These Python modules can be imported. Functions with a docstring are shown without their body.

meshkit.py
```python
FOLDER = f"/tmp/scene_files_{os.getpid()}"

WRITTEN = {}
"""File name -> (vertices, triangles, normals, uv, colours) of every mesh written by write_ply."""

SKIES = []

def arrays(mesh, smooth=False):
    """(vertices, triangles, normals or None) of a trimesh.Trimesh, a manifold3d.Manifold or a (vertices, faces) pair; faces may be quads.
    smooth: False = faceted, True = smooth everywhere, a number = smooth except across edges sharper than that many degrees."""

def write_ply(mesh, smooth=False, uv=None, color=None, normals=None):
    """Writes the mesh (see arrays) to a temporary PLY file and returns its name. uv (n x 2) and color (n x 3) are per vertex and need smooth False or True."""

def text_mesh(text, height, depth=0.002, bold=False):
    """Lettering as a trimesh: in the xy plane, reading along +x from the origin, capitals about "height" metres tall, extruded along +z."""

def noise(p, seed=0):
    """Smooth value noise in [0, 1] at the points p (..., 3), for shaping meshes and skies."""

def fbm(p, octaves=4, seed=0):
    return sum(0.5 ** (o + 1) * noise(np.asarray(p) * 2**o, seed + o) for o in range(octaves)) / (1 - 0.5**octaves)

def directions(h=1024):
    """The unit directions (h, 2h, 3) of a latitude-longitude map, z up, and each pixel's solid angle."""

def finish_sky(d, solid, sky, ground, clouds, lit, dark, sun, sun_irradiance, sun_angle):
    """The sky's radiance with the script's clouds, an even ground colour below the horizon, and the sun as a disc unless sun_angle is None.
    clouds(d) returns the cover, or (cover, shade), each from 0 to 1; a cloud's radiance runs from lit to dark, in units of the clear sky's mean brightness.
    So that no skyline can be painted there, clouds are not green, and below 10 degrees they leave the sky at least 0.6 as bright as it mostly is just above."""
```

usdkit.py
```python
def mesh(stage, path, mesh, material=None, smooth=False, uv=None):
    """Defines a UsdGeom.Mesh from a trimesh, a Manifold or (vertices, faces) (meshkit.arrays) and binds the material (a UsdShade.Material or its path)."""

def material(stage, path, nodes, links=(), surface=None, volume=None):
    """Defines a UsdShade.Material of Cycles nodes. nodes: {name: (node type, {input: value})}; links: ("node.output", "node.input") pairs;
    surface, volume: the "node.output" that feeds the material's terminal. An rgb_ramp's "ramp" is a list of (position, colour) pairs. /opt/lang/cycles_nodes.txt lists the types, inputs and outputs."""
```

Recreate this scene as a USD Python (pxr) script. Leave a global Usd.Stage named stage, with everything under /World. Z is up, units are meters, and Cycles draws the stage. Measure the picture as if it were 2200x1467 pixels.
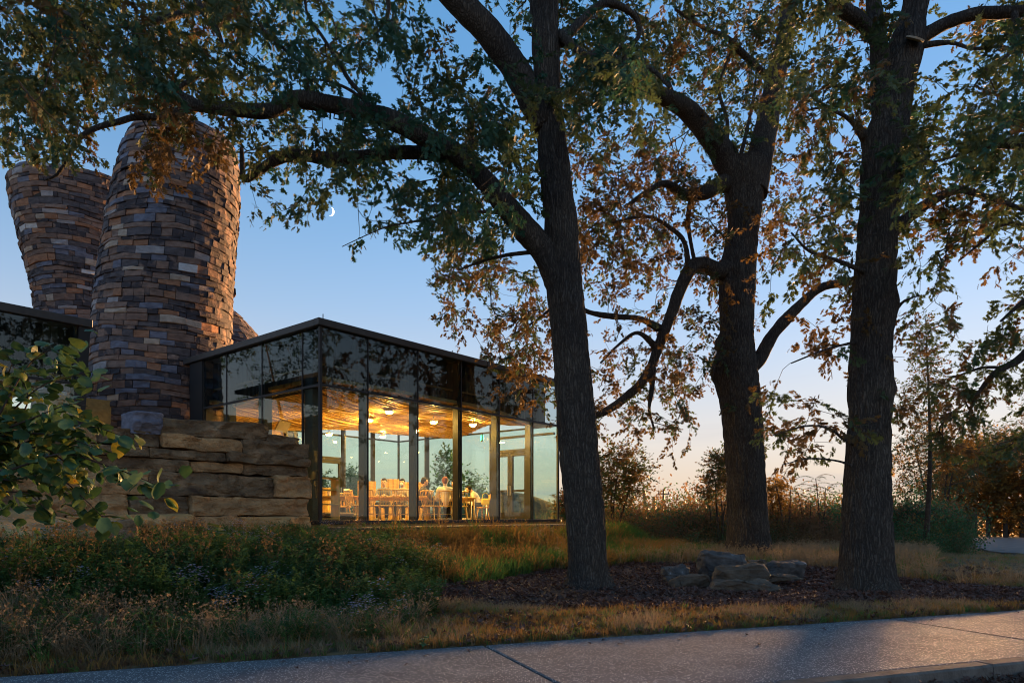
import math, random
import numpy as np
import trimesh
import manifold3d as m3
from scipy.spatial import cKDTree
from scipy.spatial.transform import Rotation as Rot
import usdkit, meshkit
from pxr import Usd, UsdGeom, UsdLux, UsdShade, Gf, Sdf, Vt

RNG = np.random.default_rng(7)
random.seed(7)
stage = Usd.Stage.CreateInMemory()
UsdGeom.SetStageUpAxis(stage, UsdGeom.Tokens.z)
UsdGeom.SetStageMetersPerUnit(stage, 1.0)
UsdGeom.Xform.Define(stage, '/World')
UsdGeom.Scope.Define(stage, '/World/Looks')

# ---------------------------------------------------------------- camera, sky, sun, exposure
EYE, FPX, HZ = 1.5, 1482.0, 1108.0          # eye height, focal length and horizon for a frame 2200 wide
cam = UsdGeom.Camera.Define(stage, '/World/camera')
cam.AddTranslateOp().Set(Gf.Vec3d(0, 0, EYE))
cam.AddRotateXOp().Set(90)
cam.CreateHorizontalApertureAttr(36.0)
cam.CreateVerticalApertureAttr(36.0 * 682 / 1024)
cam.CreateFocalLengthAttr(36.0 * FPX / 2200)
cam.CreateVerticalApertureOffsetAttr((HZ - 733.5) / 2200 * 36.0)
cam.CreateClippingRangeAttr(Gf.Vec2f(0.1, 20000))
cam.CreateExposureAttr(2.88)
SUN_AZ, SUN_EL = 0.59, 0.095
SKY_STRENGTH = 0.1
SUN_INTENSITY = 0.75

dome = UsdLux.DomeLight.Define(stage, '/World/sky')
# clear dusk sky, its range eased, with a warm layer of haze and thin cloud bands low down all round
sky_mat = usdkit.material(stage, '/World/Looks/sky_air', {
    'sky': ('sky_texture', {'sky_type': 'single_scattering', 'sun_disc': False, 'sun_elevation': SUN_EL, 'sun_rotation': SUN_AZ,
                            'altitude': 100.0, 'air_density': 1.0, 'aerosol_density': 0.3, 'ozone_density': 6.0}),
    'ga': ('gamma', {'gamma': 0.5}), 'gain': ('mix', {'mix_type': 'multiply', 'fac': 1.0, 'color2': (0.56, 0.66, 0.73)}),
    'tc': ('texture_coordinate', {}), 'xyz': ('separate_xyz', {}), 'up': ('math', {'math_type': 'maximum', 'value2': 0.0}),
    'sq': ('math', {'math_type': 'multiply'}), 'dv': ('math', {'math_type': 'multiply', 'value2': -11.5}), 'ex': ('math', {'math_type': 'exponent'}), 'hr': ('rgb_ramp', {'ramp': [(0.0, (1.12, 0.76, 0.50)), (0.035, (1.22, 0.92, 0.66)), (0.10, (1.26, 1.06, 0.88)), (0.28, (1.0, 1.0, 1.06)), (1.0, (1.0, 1.0, 1.06))]}), 'am': ('math', {'math_type': 'multiply', 'value2': 0.93}),
    'hz': ('mix', {}),
    'mp': ('mapping', {'scale': (2.2, 2.2, 26.0)}), 'cn': ('noise_texture', {'scale': 1.6, 'detail': 5.0, 'roughness': 0.55, 'distortion': 0.4}),
    'cr': ('rgb_ramp', {'ramp': [(0.50, (0, 0, 0)), (0.68, (1, 1, 1))]}), 'cd': ('math', {'math_type': 'multiply', 'value2': -13.0}), 'ce': ('math', {'math_type': 'exponent'}),
    'cm': ('math', {'math_type': 'multiply'}), 'ca': ('math', {'math_type': 'multiply', 'value2': 0.75}), 'cl': ('mix', {'color2': (0.72, 0.72, 0.80)}),
    'bg': ('background_shader', {'strength': SKY_STRENGTH})},
    [('sky.color', 'ga.color'), ('ga.color', 'gain.color1'), ('tc.generated', 'xyz.vector'), ('xyz.z', 'up.value1'), ('up.value', 'sq.value1'), ('up.value', 'sq.value2'), ('sq.value', 'dv.value1'), ('up.value', 'hr.fac'), ('hr.color', 'hz.color2'), ('dv.value', 'ex.value1'), ('ex.value', 'am.value1'),
     ('gain.color', 'hz.color1'), ('am.value', 'hz.fac'), ('tc.generated', 'mp.vector'), ('mp.vector', 'cn.vector'), ('cn.fac', 'cr.fac'), ('up.value', 'cd.value1'), ('cd.value', 'ce.value1'),
     ('cr.color', 'cm.value1'), ('ce.value', 'cm.value2'), ('cm.value', 'ca.value1'), ('ca.value', 'cl.fac'), ('hz.color', 'cl.color1'), ('cl.color', 'bg.color')], surface='bg.background')
UsdShade.MaterialBindingAPI.Apply(dome.GetPrim()).Bind(sky_mat)
sun = UsdLux.DistantLight.Define(stage, '/World/sun')
sun.CreateNormalizeAttr(True)
sun.CreateIntensityAttr(SUN_INTENSITY)
sun.CreateAngleAttr(11.0)
sun.CreateColorAttr(Gf.Vec3f(1.0, 0.52, 0.2))
sun.AddRotateZOp().Set(-math.degrees(SUN_AZ))
sun.AddRotateXOp().Set(-(90 - math.degrees(SUN_EL)))

# ---------------------------------------------------------------- helpers
taken = {}
def path_for(name, parent=None):
    base = parent if parent else '/World'
    k = (base, name)
    n = taken.get(k, 0)
    taken[k] = n + 1
    return f'{base}/{name}' if n == 0 else f'{base}/{name}_{n:03d}'

def props(prim, label=None, cat=None, group=None, kind=None):
    for k, v in (('label', label), ('category', cat), ('group', group), ('kind', kind)):
        if v:
            prim.SetCustomDataByKey(k, v)

def thing(name, label, cat, loc=(0, 0, 0), rz=0.0, group=None):
    p = path_for(name)
    x = UsdGeom.Xform.Define(stage, p)
    x.AddTranslateOp().Set(Gf.Vec3d(*map(float, loc)))
    x.AddRotateZOp().Set(float(math.degrees(rz)))
    props(x.GetPrim(), label, cat, group)
    return p

def part(name, mesh, mat, parent, smooth=False, label=None, kind=None):
    p = path_for(name, parent)
    usdkit.mesh(stage, p, mesh, MAT[mat], smooth=smooth)
    props(stage.GetPrimAtPath(p), label, None, None, kind)
    return p

def single(name, mesh, mat, label, cat, group=None, smooth=False):
    p = path_for(name)
    usdkit.mesh(stage, p, mesh, MAT[mat], smooth=smooth)
    props(stage.GetPrimAtPath(p), label, cat, group)
    return p

def setting(name, mesh, mat, kind='structure', smooth=False, label=None, parent=None):
    p = path_for(name, parent)
    usdkit.mesh(stage, p, mesh, MAT[mat], smooth=smooth)
    props(stage.GetPrimAtPath(p), label, None, None, kind)
    return p

def dup(src, loc, rz, label=None, cat=None, group=None):
    was = stage.GetPrimAtPath(src).GetCustomData()
    name = src.rsplit('/', 1)[1]
    p = path_for(name)
    x = UsdGeom.Xform.Define(stage, p)
    x.GetPrim().GetReferences().AddInternalReference(Sdf.Path(src))
    x.ClearXformOpOrder()
    x.GetPrim().GetAttribute('xformOp:translate').Set(Gf.Vec3d(*map(float, loc)))
    x.GetPrim().GetAttribute('xformOp:rotateZ').Set(float(math.degrees(rz)))
    x.SetXformOpOrder([UsdGeom.XformOp(x.GetPrim().GetAttribute('xformOp:translate')), UsdGeom.XformOp(x.GetPrim().GetAttribute('xformOp:rotateZ'))])
    props(x.GetPrim(), label or was.get('label'), cat or was.get('category'), group or was.get('group'))
    x.GetPrim().SetInstanceable(True)
    return p

def cat_(*ms):
    return trimesh.util.concatenate([m for m in ms if m is not None])

def box(x0, x1, y0, y1, z0, z1):
    m = trimesh.creation.box([x1 - x0, y1 - y0, z1 - z0])
    m.apply_translation([(x0 + x1) / 2, (y0 + y1) / 2, (z0 + z1) / 2])
    return m

def bevel_box(x0, x1, y0, y1, z0, z1, b=0.01):
    pts = []
    for sx in (0, 1):
        for sy in (0, 1):
            for sz in (0, 1):
                c = np.array([x1 if sx else x0, y1 if sy else y0, z1 if sz else z0], float)
                d = np.array([-1 if sx else 1, -1 if sy else 1, -1 if sz else 1]) * b
                for k in range(3):
                    q = c + d
                    q[k] = c[k]
                    pts.append(q)
    return trimesh.convex.convex_hull(np.array(pts))

def frames(P):
    P = np.asarray(P, float)
    T = np.gradient(P, axis=0)
    T /= np.linalg.norm(T, axis=1, keepdims=True) + 1e-12
    n = np.cross(T[0], [0.13, 0.99, 0.05])
    if np.linalg.norm(n) < 0.1:
        n = np.cross(T[0], [1, 0, 0])
    N = []
    for t in T:
        n = n - t * (n @ t)
        n /= np.linalg.norm(n)
        N.append(n)
    N = np.array(N)
    return T, N, np.cross(T, N)

def tube(P, R, sides=8, rough=0.0, seed=0, caps=True):
    P = np.asarray(P, float)
    R = np.broadcast_to(np.asarray(R, float), (len(P),))
    T, N, Bn = frames(P)
    a = np.linspace(0, 2 * np.pi, sides, endpoint=False)
    ring = np.cos(a)[None, :, None] * N[:, None, :] + np.sin(a)[None, :, None] * Bn[:, None, :]
    rr = R[:, None] * np.ones((1, sides))
    if rough:
        q = P[:, None, :] + ring * R[:, None, None]
        rr = rr * (1 + rough * (meshkit.fbm(q * 3.0, 3, seed) - 0.5) * 2)
    V = P[:, None, :] + ring * rr[..., None]
    n = len(P)
    i, j = np.meshgrid(np.arange(n - 1), np.arange(sides), indexing='ij')
    A, B_, C, D = i * sides + j, i * sides + (j + 1) % sides, (i + 1) * sides + (j + 1) % sides, (i + 1) * sides + j
    F = np.vstack([np.stack([A, B_, C], -1).reshape(-1, 3), np.stack([A, C, D], -1).reshape(-1, 3)])
    V = V.reshape(-1, 3)
    if caps:
        V = np.vstack([V, P[0], P[-1]])
        c0, c1 = n * sides, n * sides + 1
        jj = np.arange(sides)
        F = np.vstack([F, np.stack([np.full(sides, c0), (jj + 1) % sides, jj], -1), np.stack([np.full(sides, c1), (n - 1) * sides + jj, (n - 1) * sides + (jj + 1) % sides], -1)])
    return trimesh.Trimesh(V, F, process=False)

def curve(P, step=0.1):
    """Catmull-Rom through the rows of P (any number of columns), resampled."""
    P = np.asarray(P, float)
    Q = np.vstack([2 * P[0] - P[1], P, 2 * P[-1] - P[-2]])
    out = []
    for k in range(1, len(Q) - 2):
        p0, p1, p2, p3 = Q[k - 1:k + 3]
        n = max(2, int(np.linalg.norm(p2[:3] - p1[:3]) / step))
        t = np.linspace(0, 1, n, endpoint=False)[:, None]
        out.append(0.5 * (2 * p1 + (p2 - p0) * t + (2 * p0 - 5 * p1 + 4 * p2 - p3) * t ** 2 + (3 * p1 - p0 - 3 * p2 + p3) * t ** 3))
    return np.vstack(out + [P[-1:]])

def at(px, py, d):
    """The place that the photograph's pixel (of 2200 x 1467) shows at the distance d."""
    return np.array([(px - 1100) / FPX * d, d, EYE + (HZ - py) / FPX * d])

def rough_block(sx, sy, sz, seed, amp=0.03, size=0.16, freq=3.0):
    m = trimesh.creation.box([sx, sy, sz])
    v, f = trimesh.remesh.subdivide_to_size(m.vertices, m.faces, size)
    m = trimesh.Trimesh(v, f)
    m.merge_vertices()
    v = np.array(m.vertices)
    h = np.array([sx, sy, sz]) / 2
    u = v / h
    edge = (np.abs(u) > 0.97).sum(1) - 1
    v -= np.sign(v) * np.clip(edge, 0, 2)[:, None] * amp * 0.45 * (meshkit.noise(v * 5 + seed, seed)[:, None])
    q = v + seed * 7.31
    d = np.stack([meshkit.fbm(q * freq + k * 17.0, 3, seed + k) - 0.5 for k in range(3)], -1)
    v += d * amp * 2
    return trimesh.Trimesh(v, m.faces, process=False)

def quats(M):
    q = Rot.from_matrix(M).as_quat()
    return Vt.QuathArray([Gf.Quath(float(a[3]), float(a[0]), float(a[1]), float(a[2])) for a in q])

def scatter(name, protos, pos, idx, mats3, scales, parent=None, label=None):
    p = path_for(name, parent)
    pi = UsdGeom.PointInstancer.Define(stage, p)
    targets = []
    for k, (nm, mesh, mat, sm) in enumerate(protos):
        q = f'{p}/{nm}_{k:03d}'
        usdkit.mesh(stage, q, mesh, MAT[mat], smooth=sm)
        targets.append(Sdf.Path(q))
    pi.CreatePrototypesRel().SetTargets(targets)
    pi.CreatePositionsAttr(Vt.Vec3fArray.FromNumpy(np.asarray(pos, np.float32)))
    pi.CreateProtoIndicesAttr(Vt.IntArray.FromNumpy(np.asarray(idx, np.int32)))
    pi.CreateOrientationsAttr(quats(mats3))
    s = np.asarray(scales, np.float32)
    if s.ndim == 1:
        s = np.repeat(s[:, None], 3, 1)
    pi.CreateScalesAttr(Vt.Vec3fArray.FromNumpy(np.ascontiguousarray(s)))
    props(pi.GetPrim(), label, None, None, 'stuff')
    return p

def rz_mats(n, rng, tilt=0.15):
    a = rng.uniform(0, 2 * np.pi, n)
    t = rng.normal(0, tilt, (n, 2))
    return Rot.from_euler('zxy', np.stack([a, t[:, 0], t[:, 1]], -1)).as_matrix()

# ---------------------------------------------------------------- materials
MAT = {}
def ramp_mat(name, stops, scale=6.0, rough=0.8, bump=0.3, bump_scale=40.0, stretch=(1, 1, 1), spec=0.3, detail=5.0, island=0.0, dist=0.02, distortion=0.0, mix=None):
    """A surface whose colour runs through the stops with noise; island: how much each separate piece shifts along them."""
    nodes = {'tc': ('texture_coordinate', {}), 'mp': ('mapping', {'scale': stretch}),
             'n': ('noise_texture', {'scale': scale, 'detail': detail, 'roughness': 0.6, 'distortion': distortion}),
             'r': ('rgb_ramp', {'ramp': stops}),
             'n2': ('noise_texture', {'scale': bump_scale, 'detail': 4.0, 'roughness': 0.6}),
             'b': ('bump', {'strength': bump, 'distance': dist}),
             'p': ('principled_bsdf', {'roughness': rough, 'specular_ior_level': spec})}
    links = [('tc.object', 'mp.vector'), ('mp.vector', 'n.vector'), ('mp.vector', 'n2.vector'), ('n2.fac', 'b.height'), ('b.normal', 'p.normal'), ('r.color', 'p.base_color')]
    if island:
        nodes['g'] = ('geometry', {})
        nodes['mr'] = ('map_range', {'from_min': 0.0, 'from_max': 1.0, 'to_min': -island, 'to_max': island})
        nodes['ad'] = ('math', {'math_type': 'add', 'use_clamp': True})
        links += [('g.random_per_island', 'mr.value'), ('n.fac', 'ad.value1'), ('mr.result', 'ad.value2'), ('ad.value', 'r.fac')]
    else:
        links += [('n.fac', 'r.fac')]
    MAT[name] = usdkit.material(stage, f'/World/Looks/{name}', nodes, links, surface='p.BSDF')

def plain_mat(name, color, rough=0.5, metallic=0.0, spec=0.4):
    MAT[name] = usdkit.material(stage, f'/World/Looks/{name}', {
        'tc': ('texture_coordinate', {}), 'n': ('noise_texture', {'scale': 9.0, 'detail': 4.0}),
        'r': ('rgb_ramp', {'ramp': [(0.3, [c * 0.85 for c in color]), (0.7, [min(1, c * 1.12) for c in color])]}),
        'p': ('principled_bsdf', {'roughness': rough, 'metallic': metallic, 'specular_ior_level': spec})},
        [('tc.object', 'n.vector'), ('n.fac', 'r.fac'), ('r.color', 'p.base_color')], surface='p.BSDF')

def leaf_mat(name, stops, trans=0.36, rough=0.6):
    MAT[name] = usdkit.material(stage, f'/World/Looks/{name}', {
        'g': ('geometry', {}), 'r': ('rgb_ramp', {'ramp': stops}),
        'p': ('principled_bsdf', {'roughness': rough, 'specular_ior_level': 0.25}),
        't': ('translucent_bsdf', {}), 'm': ('mix_closure', {'fac': trans})},
        [('g.random_per_island', 'r.fac'), ('r.color', 'p.base_color'), ('r.color', 't.color'), ('p.BSDF', 'm.closure1'), ('t.BSDF', 'm.closure2')], surface='m.closure')

def glow_mat(name, color, strength):
    MAT[name] = usdkit.material(stage, f'/World/Looks/{name}', {'e': ('emission', {'color': color, 'strength': strength})}, [], surface='e.emission')

MAT['bark'] = usdkit.material(stage, '/World/Looks/bark', {
    'tc': ('texture_coordinate', {}), 'wn': ('noise_texture', {'scale': 5.0, 'detail': 3.0}), 'wv': ('mix', {'mix_type': 'linear_light', 'fac': 0.06}),
    'mp': ('mapping', {'scale': (1, 1, 0.09)}), 'v': ('voronoi_texture', {'scale': 24.0, 'feature': 'distance_to_edge'}), 'vr': ('rgb_ramp', {'ramp': [(0.0, (0.25, 0.25, 0.25)), (0.25, (0.7, 0.7, 0.7)), (0.5, (0.9, 0.9, 0.9))]}),
    'n': ('noise_texture', {'scale': 24.0, 'detail': 6.0, 'roughness': 0.65}), 'big': ('noise_texture', {'scale': 1.1, 'detail': 3.0}), 'h': ('math', {'math_type': 'multiply_add', 'value2': 0.8}),
    'r': ('rgb_ramp', {'ramp': [(0.45, (0.036, 0.031, 0.027)), (0.75, (0.074, 0.063, 0.054)), (1.0, (0.122, 0.106, 0.091))]}),
    'hs': ('math', {'math_type': 'multiply', 'value2': 0.72}), 'br': ('rgb_ramp', {'ramp': [(0.35, (0.8, 0.8, 0.82)), (0.65, (1.2, 1.17, 1.1))]}), 'mm': ('mix', {'mix_type': 'multiply', 'fac': 1.0}),
    'b': ('bump', {'strength': 0.9, 'distance': 0.045}), 'p': ('principled_bsdf', {'roughness': 0.95, 'specular_ior_level': 0.1})},
    [('tc.object', 'wn.vector'), ('tc.object', 'wv.color1'), ('wn.color', 'wv.color2'), ('wv.color', 'mp.vector'), ('mp.vector', 'v.vector'), ('v.distance', 'vr.fac'), ('tc.object', 'n.vector'), ('n.fac', 'h.value1'), ('vr.color', 'h.value3'),
     ('tc.object', 'big.vector'), ('h.value', 'b.height'), ('h.value', 'hs.value1'), ('hs.value', 'r.fac'), ('big.fac', 'br.fac'), ('r.color', 'mm.color1'), ('br.color', 'mm.color2'), ('mm.color', 'p.base_color'), ('b.normal', 'p.normal')], surface='p.BSDF')
ramp_mat('twig_bark', [(0.3, (0.03, 0.024, 0.019)), (0.7, (0.075, 0.06, 0.048))], scale=10, bump=0.3, rough=0.9, spec=0.1)
ramp_mat('cut_wood', [(0.3, (0.30, 0.24, 0.17)), (0.7, (0.45, 0.37, 0.27))], scale=20, bump=0.2, rough=0.9)
leaf_mat('leaf_green', [(0.0, (0.036, 0.096, 0.055)), (0.5, (0.063, 0.145, 0.059)), (0.85, (0.134, 0.184, 0.062)), (1.0, (0.268, 0.193, 0.062))])
leaf_mat('leaf_olive', [(0.0, (0.059, 0.087, 0.034)), (0.5, (0.126, 0.133, 0.042)), (0.8, (0.219, 0.150, 0.044)), (1.0, (0.370, 0.176, 0.050))])
leaf_mat('leaf_orange', [(0.0, (0.120, 0.074, 0.025)), (0.4, (0.241, 0.114, 0.032)), (0.75, (0.348, 0.141, 0.035)), (1.0, (0.267, 0.080, 0.038))])
leaf_mat('leaf_glow', [(0.0, (0.22, 0.13, 0.03)), (0.5, (0.42, 0.22, 0.045)), (1.0, (0.50, 0.22, 0.05))], trans=0.6)
leaf_mat('shrub_leaf', [(0.0, (0.061, 0.152, 0.051)), (0.6, (0.143, 0.243, 0.061)), (1.0, (0.405, 0.405, 0.071))], rough=0.4)
for nm, c0, c1 in (('big_leaf_green', (0.026, 0.075, 0.038), (0.062, 0.125, 0.042)), ('big_leaf_mid', (0.05, 0.105, 0.033), (0.125, 0.17, 0.038)), ('big_leaf_yellow', (0.14, 0.16, 0.03), (0.30, 0.25, 0.035))):
    MAT[nm] = usdkit.material(stage, f'/World/Looks/{nm}', {
        'tc': ('texture_coordinate', {}), 'n': ('noise_texture', {'scale': 9.0, 'detail': 6.0, 'roughness': 0.7}), 'r': ('rgb_ramp', {'ramp': [(0.30, c0), (0.58, c1), (0.66, [c1[0] * 1.7, c1[1] * 1.15, c1[2]]), (0.74, (0.11, 0.06, 0.025))]}),
        'b': ('bump', {'strength': 0.3, 'distance': 0.01}),
        'p': ('principled_bsdf', {'roughness': 0.42, 'specular_ior_level': 0.4}), 't': ('translucent_bsdf', {}), 'm': ('mix_closure', {'fac': 0.3})},
        [('tc.object', 'n.vector'), ('n.fac', 'r.fac'), ('n.fac', 'b.height'), ('b.normal', 'p.normal'), ('r.color', 'p.base_color'), ('r.color', 't.color'), ('p.BSDF', 'm.closure1'), ('t.BSDF', 'm.closure2')], surface='m.closure')
leaf_mat('grass_green', [(0.0, (0.105, 0.216, 0.047)), (0.6, (0.208, 0.307, 0.072)), (1.0, (0.416, 0.430, 0.142))], trans=0.5, rough=0.7)
leaf_mat('grass_dry', [(0.0, (0.327, 0.184, 0.055)), (0.5, (0.624, 0.338, 0.100)), (1.0, (0.750, 0.537, 0.181))], trans=0.5, rough=0.8)
leaf_mat('grass_tan', [(0.0, (0.338, 0.244, 0.139)), (1.0, (0.641, 0.503, 0.310))], trans=0.5, rough=0.8)
leaf_mat('brush_brown', [(0.0, (0.194, 0.112, 0.057)), (0.5, (0.391, 0.203, 0.086)), (1.0, (0.604, 0.329, 0.129))], trans=0.5, rough=0.8)
leaf_mat('litter', [(0.0, (0.107, 0.057, 0.043)), (0.45, (0.228, 0.119, 0.077)), (0.8, (0.392, 0.212, 0.116)), (0.93, (0.573, 0.252, 0.092)), (1.0, (0.750, 0.618, 0.468))], trans=0.1, rough=0.6)
leaf_mat('weed_green', [(0.0, (0.086, 0.165, 0.041)), (0.5, (0.149, 0.209, 0.045)), (0.85, (0.276, 0.286, 0.072)), (1.0, (0.391, 0.286, 0.090))], trans=0.45, rough=0.7)
leaf_mat('weed_dark', [(0.0, (0.060, 0.132, 0.052)), (0.6, (0.108, 0.190, 0.057)), (1.0, (0.240, 0.253, 0.067))], trans=0.45, rough=0.7)
leaf_mat('weed_rust', [(0.0, (0.22, 0.14, 0.06)), (0.6, (0.32, 0.20, 0.085)), (1.0, (0.42, 0.26, 0.12))], trans=0.45, rough=0.8)
leaf_mat('petal', [(0.0, (0.42, 0.40, 0.50)), (1.0, (0.65, 0.62, 0.66))], trans=0.2)
ramp_mat('soil', [(0.3, (0.056, 0.045, 0.029)), (0.5, (0.112, 0.088, 0.048)), (0.7, (0.176, 0.136, 0.072))], scale=1.3, bump=0.6, bump_scale=18, rough=0.95, spec=0.1)
ramp_mat('mulch', [(0.3, (0.046, 0.030, 0.023)), (0.6, (0.125, 0.080, 0.058))], scale=12, bump=0.8, bump_scale=30, rough=0.9, spec=0.2)
ramp_mat('far_walk', [(0.3, (0.13, 0.125, 0.12)), (0.7, (0.19, 0.185, 0.175))], scale=2, bump=0.2, bump_scale=30, rough=0.95, spec=0.05)
ramp_mat('asphalt', [(0.3, (0.03, 0.03, 0.032)), (0.7, (0.06, 0.058, 0.055))], scale=30, bump=0.4, bump_scale=120, rough=0.9)
ramp_mat('gravel', [(0.3, (0.10, 0.075, 0.05)), (0.5, (0.22, 0.17, 0.11)), (0.7, (0.34, 0.27, 0.19))], scale=28, bump=0.9, bump_scale=40, rough=0.9)
ramp_mat('kerb_stone', [(0.3, (0.07, 0.058, 0.048)), (0.7, (0.15, 0.128, 0.108))], scale=6, bump=0.6, bump_scale=30, rough=0.85)
# exposed-aggregate walk: grey cement with pale, slightly shiny chips
MAT['aggregate'] = usdkit.material(stage, '/World/Looks/aggregate', {
    'g': ('geometry', {}), 'n': ('noise_texture', {'scale': 1.4, 'detail': 5.0, 'roughness': 0.65}), 'r': ('rgb_ramp', {'ramp': [(0.3, (0.085, 0.088, 0.095)), (0.7, (0.15, 0.15, 0.153))]}),
    'v': ('voronoi_texture', {'scale': 55.0}), 'vd': ('rgb_ramp', {'ramp': [(0.0, (1, 1, 1)), (0.30, (1, 1, 1)), (0.42, (0, 0, 0)), (1.0, (0, 0, 0))]}),
    'sc': ('separate_color', {}), 'pick': ('math', {'math_type': 'greater_than', 'value2': 0.60}), 'mul': ('math', {'math_type': 'multiply'}),
    'f': ('noise_texture', {'scale': 220.0, 'detail': 2.0}), 'fr': ('rgb_ramp', {'ramp': [(0.3, (0.75, 0.75, 0.75)), (0.7, (1.25, 1.25, 1.25))]}), 'fm': ('mix', {'mix_type': 'multiply', 'fac': 1.0}),
    'mx': ('mix', {'mix_type': 'mix', 'color2': (0.50, 0.49, 0.46)}), 'b': ('bump', {'strength': 0.35, 'distance': 0.006}),
    'rg': ('map_range', {'to_min': 0.85, 'to_max': 0.4}), 'p': ('principled_bsdf', {'specular_ior_level': 0.12})},
    [('g.position', 'n.vector'), ('n.fac', 'r.fac'), ('g.position', 'v.vector'), ('v.distance', 'vd.fac'), ('v.color', 'sc.color'), ('sc.r', 'pick.value1'), ('pick.value', 'mul.value1'), ('vd.color', 'mul.value2'),
     ('g.position', 'f.vector'), ('f.fac', 'fr.fac'), ('r.color', 'fm.color1'), ('fr.color', 'fm.color2'), ('fm.color', 'mx.color1'), ('mul.value', 'mx.fac'), ('mx.color', 'p.base_color'),
     ('mul.value', 'b.height'), ('b.normal', 'p.normal'), ('mul.value', 'rg.value'), ('rg.result', 'p.roughness')], surface='p.BSDF')
STONE = [('brown', (0.150, 0.097, 0.076), (0.301, 0.192, 0.145)), ('rust', (0.212, 0.103, 0.061), (0.415, 0.208, 0.119)), ('slate', (0.097, 0.097, 0.122), (0.203, 0.200, 0.246)), ('dark', (0.062, 0.052, 0.056), (0.141, 0.117, 0.116)),
         ('grey', (0.230, 0.203, 0.201), (0.415, 0.367, 0.357)), ('pale', (0.513, 0.458, 0.433), (0.620, 0.620, 0.620)), ('umber', (0.124, 0.075, 0.060), (0.248, 0.153, 0.111)), ('buff', (0.309, 0.233, 0.178), (0.530, 0.408, 0.315))]
for nm, a, b in STONE:
    ramp_mat('stone_' + nm, [(0.3, a), (0.68, b)], scale=5, bump=0.7, bump_scale=14, rough=0.9, spec=0.2, dist=0.03, stretch=(1, 1, 2.0))
ramp_mat('stone_mixed', [(0.0, STONE[3][1]), (0.2, STONE[0][2]), (0.4, STONE[2][2]), (0.55, STONE[6][2]), (0.7, STONE[1][2]), (0.85, STONE[4][2]), (1.0, STONE[5][1])], scale=3, bump=0.7, bump_scale=14, rough=0.9, spec=0.2, dist=0.03, island=0.5)
ramp_mat('mortar', [(0.3, (0.03, 0.027, 0.025)), (0.7, (0.07, 0.062, 0.055))], scale=8, bump=0.6, rough=0.95)
ramp_mat('ledge_stone', [(0.25, (0.173, 0.096, 0.045)), (0.5, (0.386, 0.224, 0.104)), (0.72, (0.600, 0.372, 0.176))], scale=1.7, bump=0.9, bump_scale=11, rough=0.92, spec=0.15, dist=0.06, stretch=(1, 1, 1.4), distortion=0.6)
ramp_mat('ledge_stone_dark', [(0.25, (0.067, 0.043, 0.029)), (0.5, (0.189, 0.125, 0.071)), (0.75, (0.377, 0.251, 0.145))], scale=1.9, bump=0.9, bump_scale=11, rough=0.92, spec=0.15, dist=0.06, stretch=(1, 1, 1.4), distortion=0.6)
ramp_mat('ledge_stone_tan', [(0.25, (0.305, 0.163, 0.067)), (0.7, (0.600, 0.387, 0.166))], scale=1.6, bump=0.7, bump_scale=9, rough=0.92, spec=0.15, dist=0.05, stretch=(1, 1, 2.0))
ramp_mat('boulder', [(0.30, (0.036, 0.034, 0.034)), (0.5, (0.080, 0.076, 0.072)), (0.62, (0.120, 0.116, 0.112)), (0.68, (0.288, 0.304, 0.320))], scale=3.2, bump=0.8, bump_scale=11, rough=0.9, dist=0.04)
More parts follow.
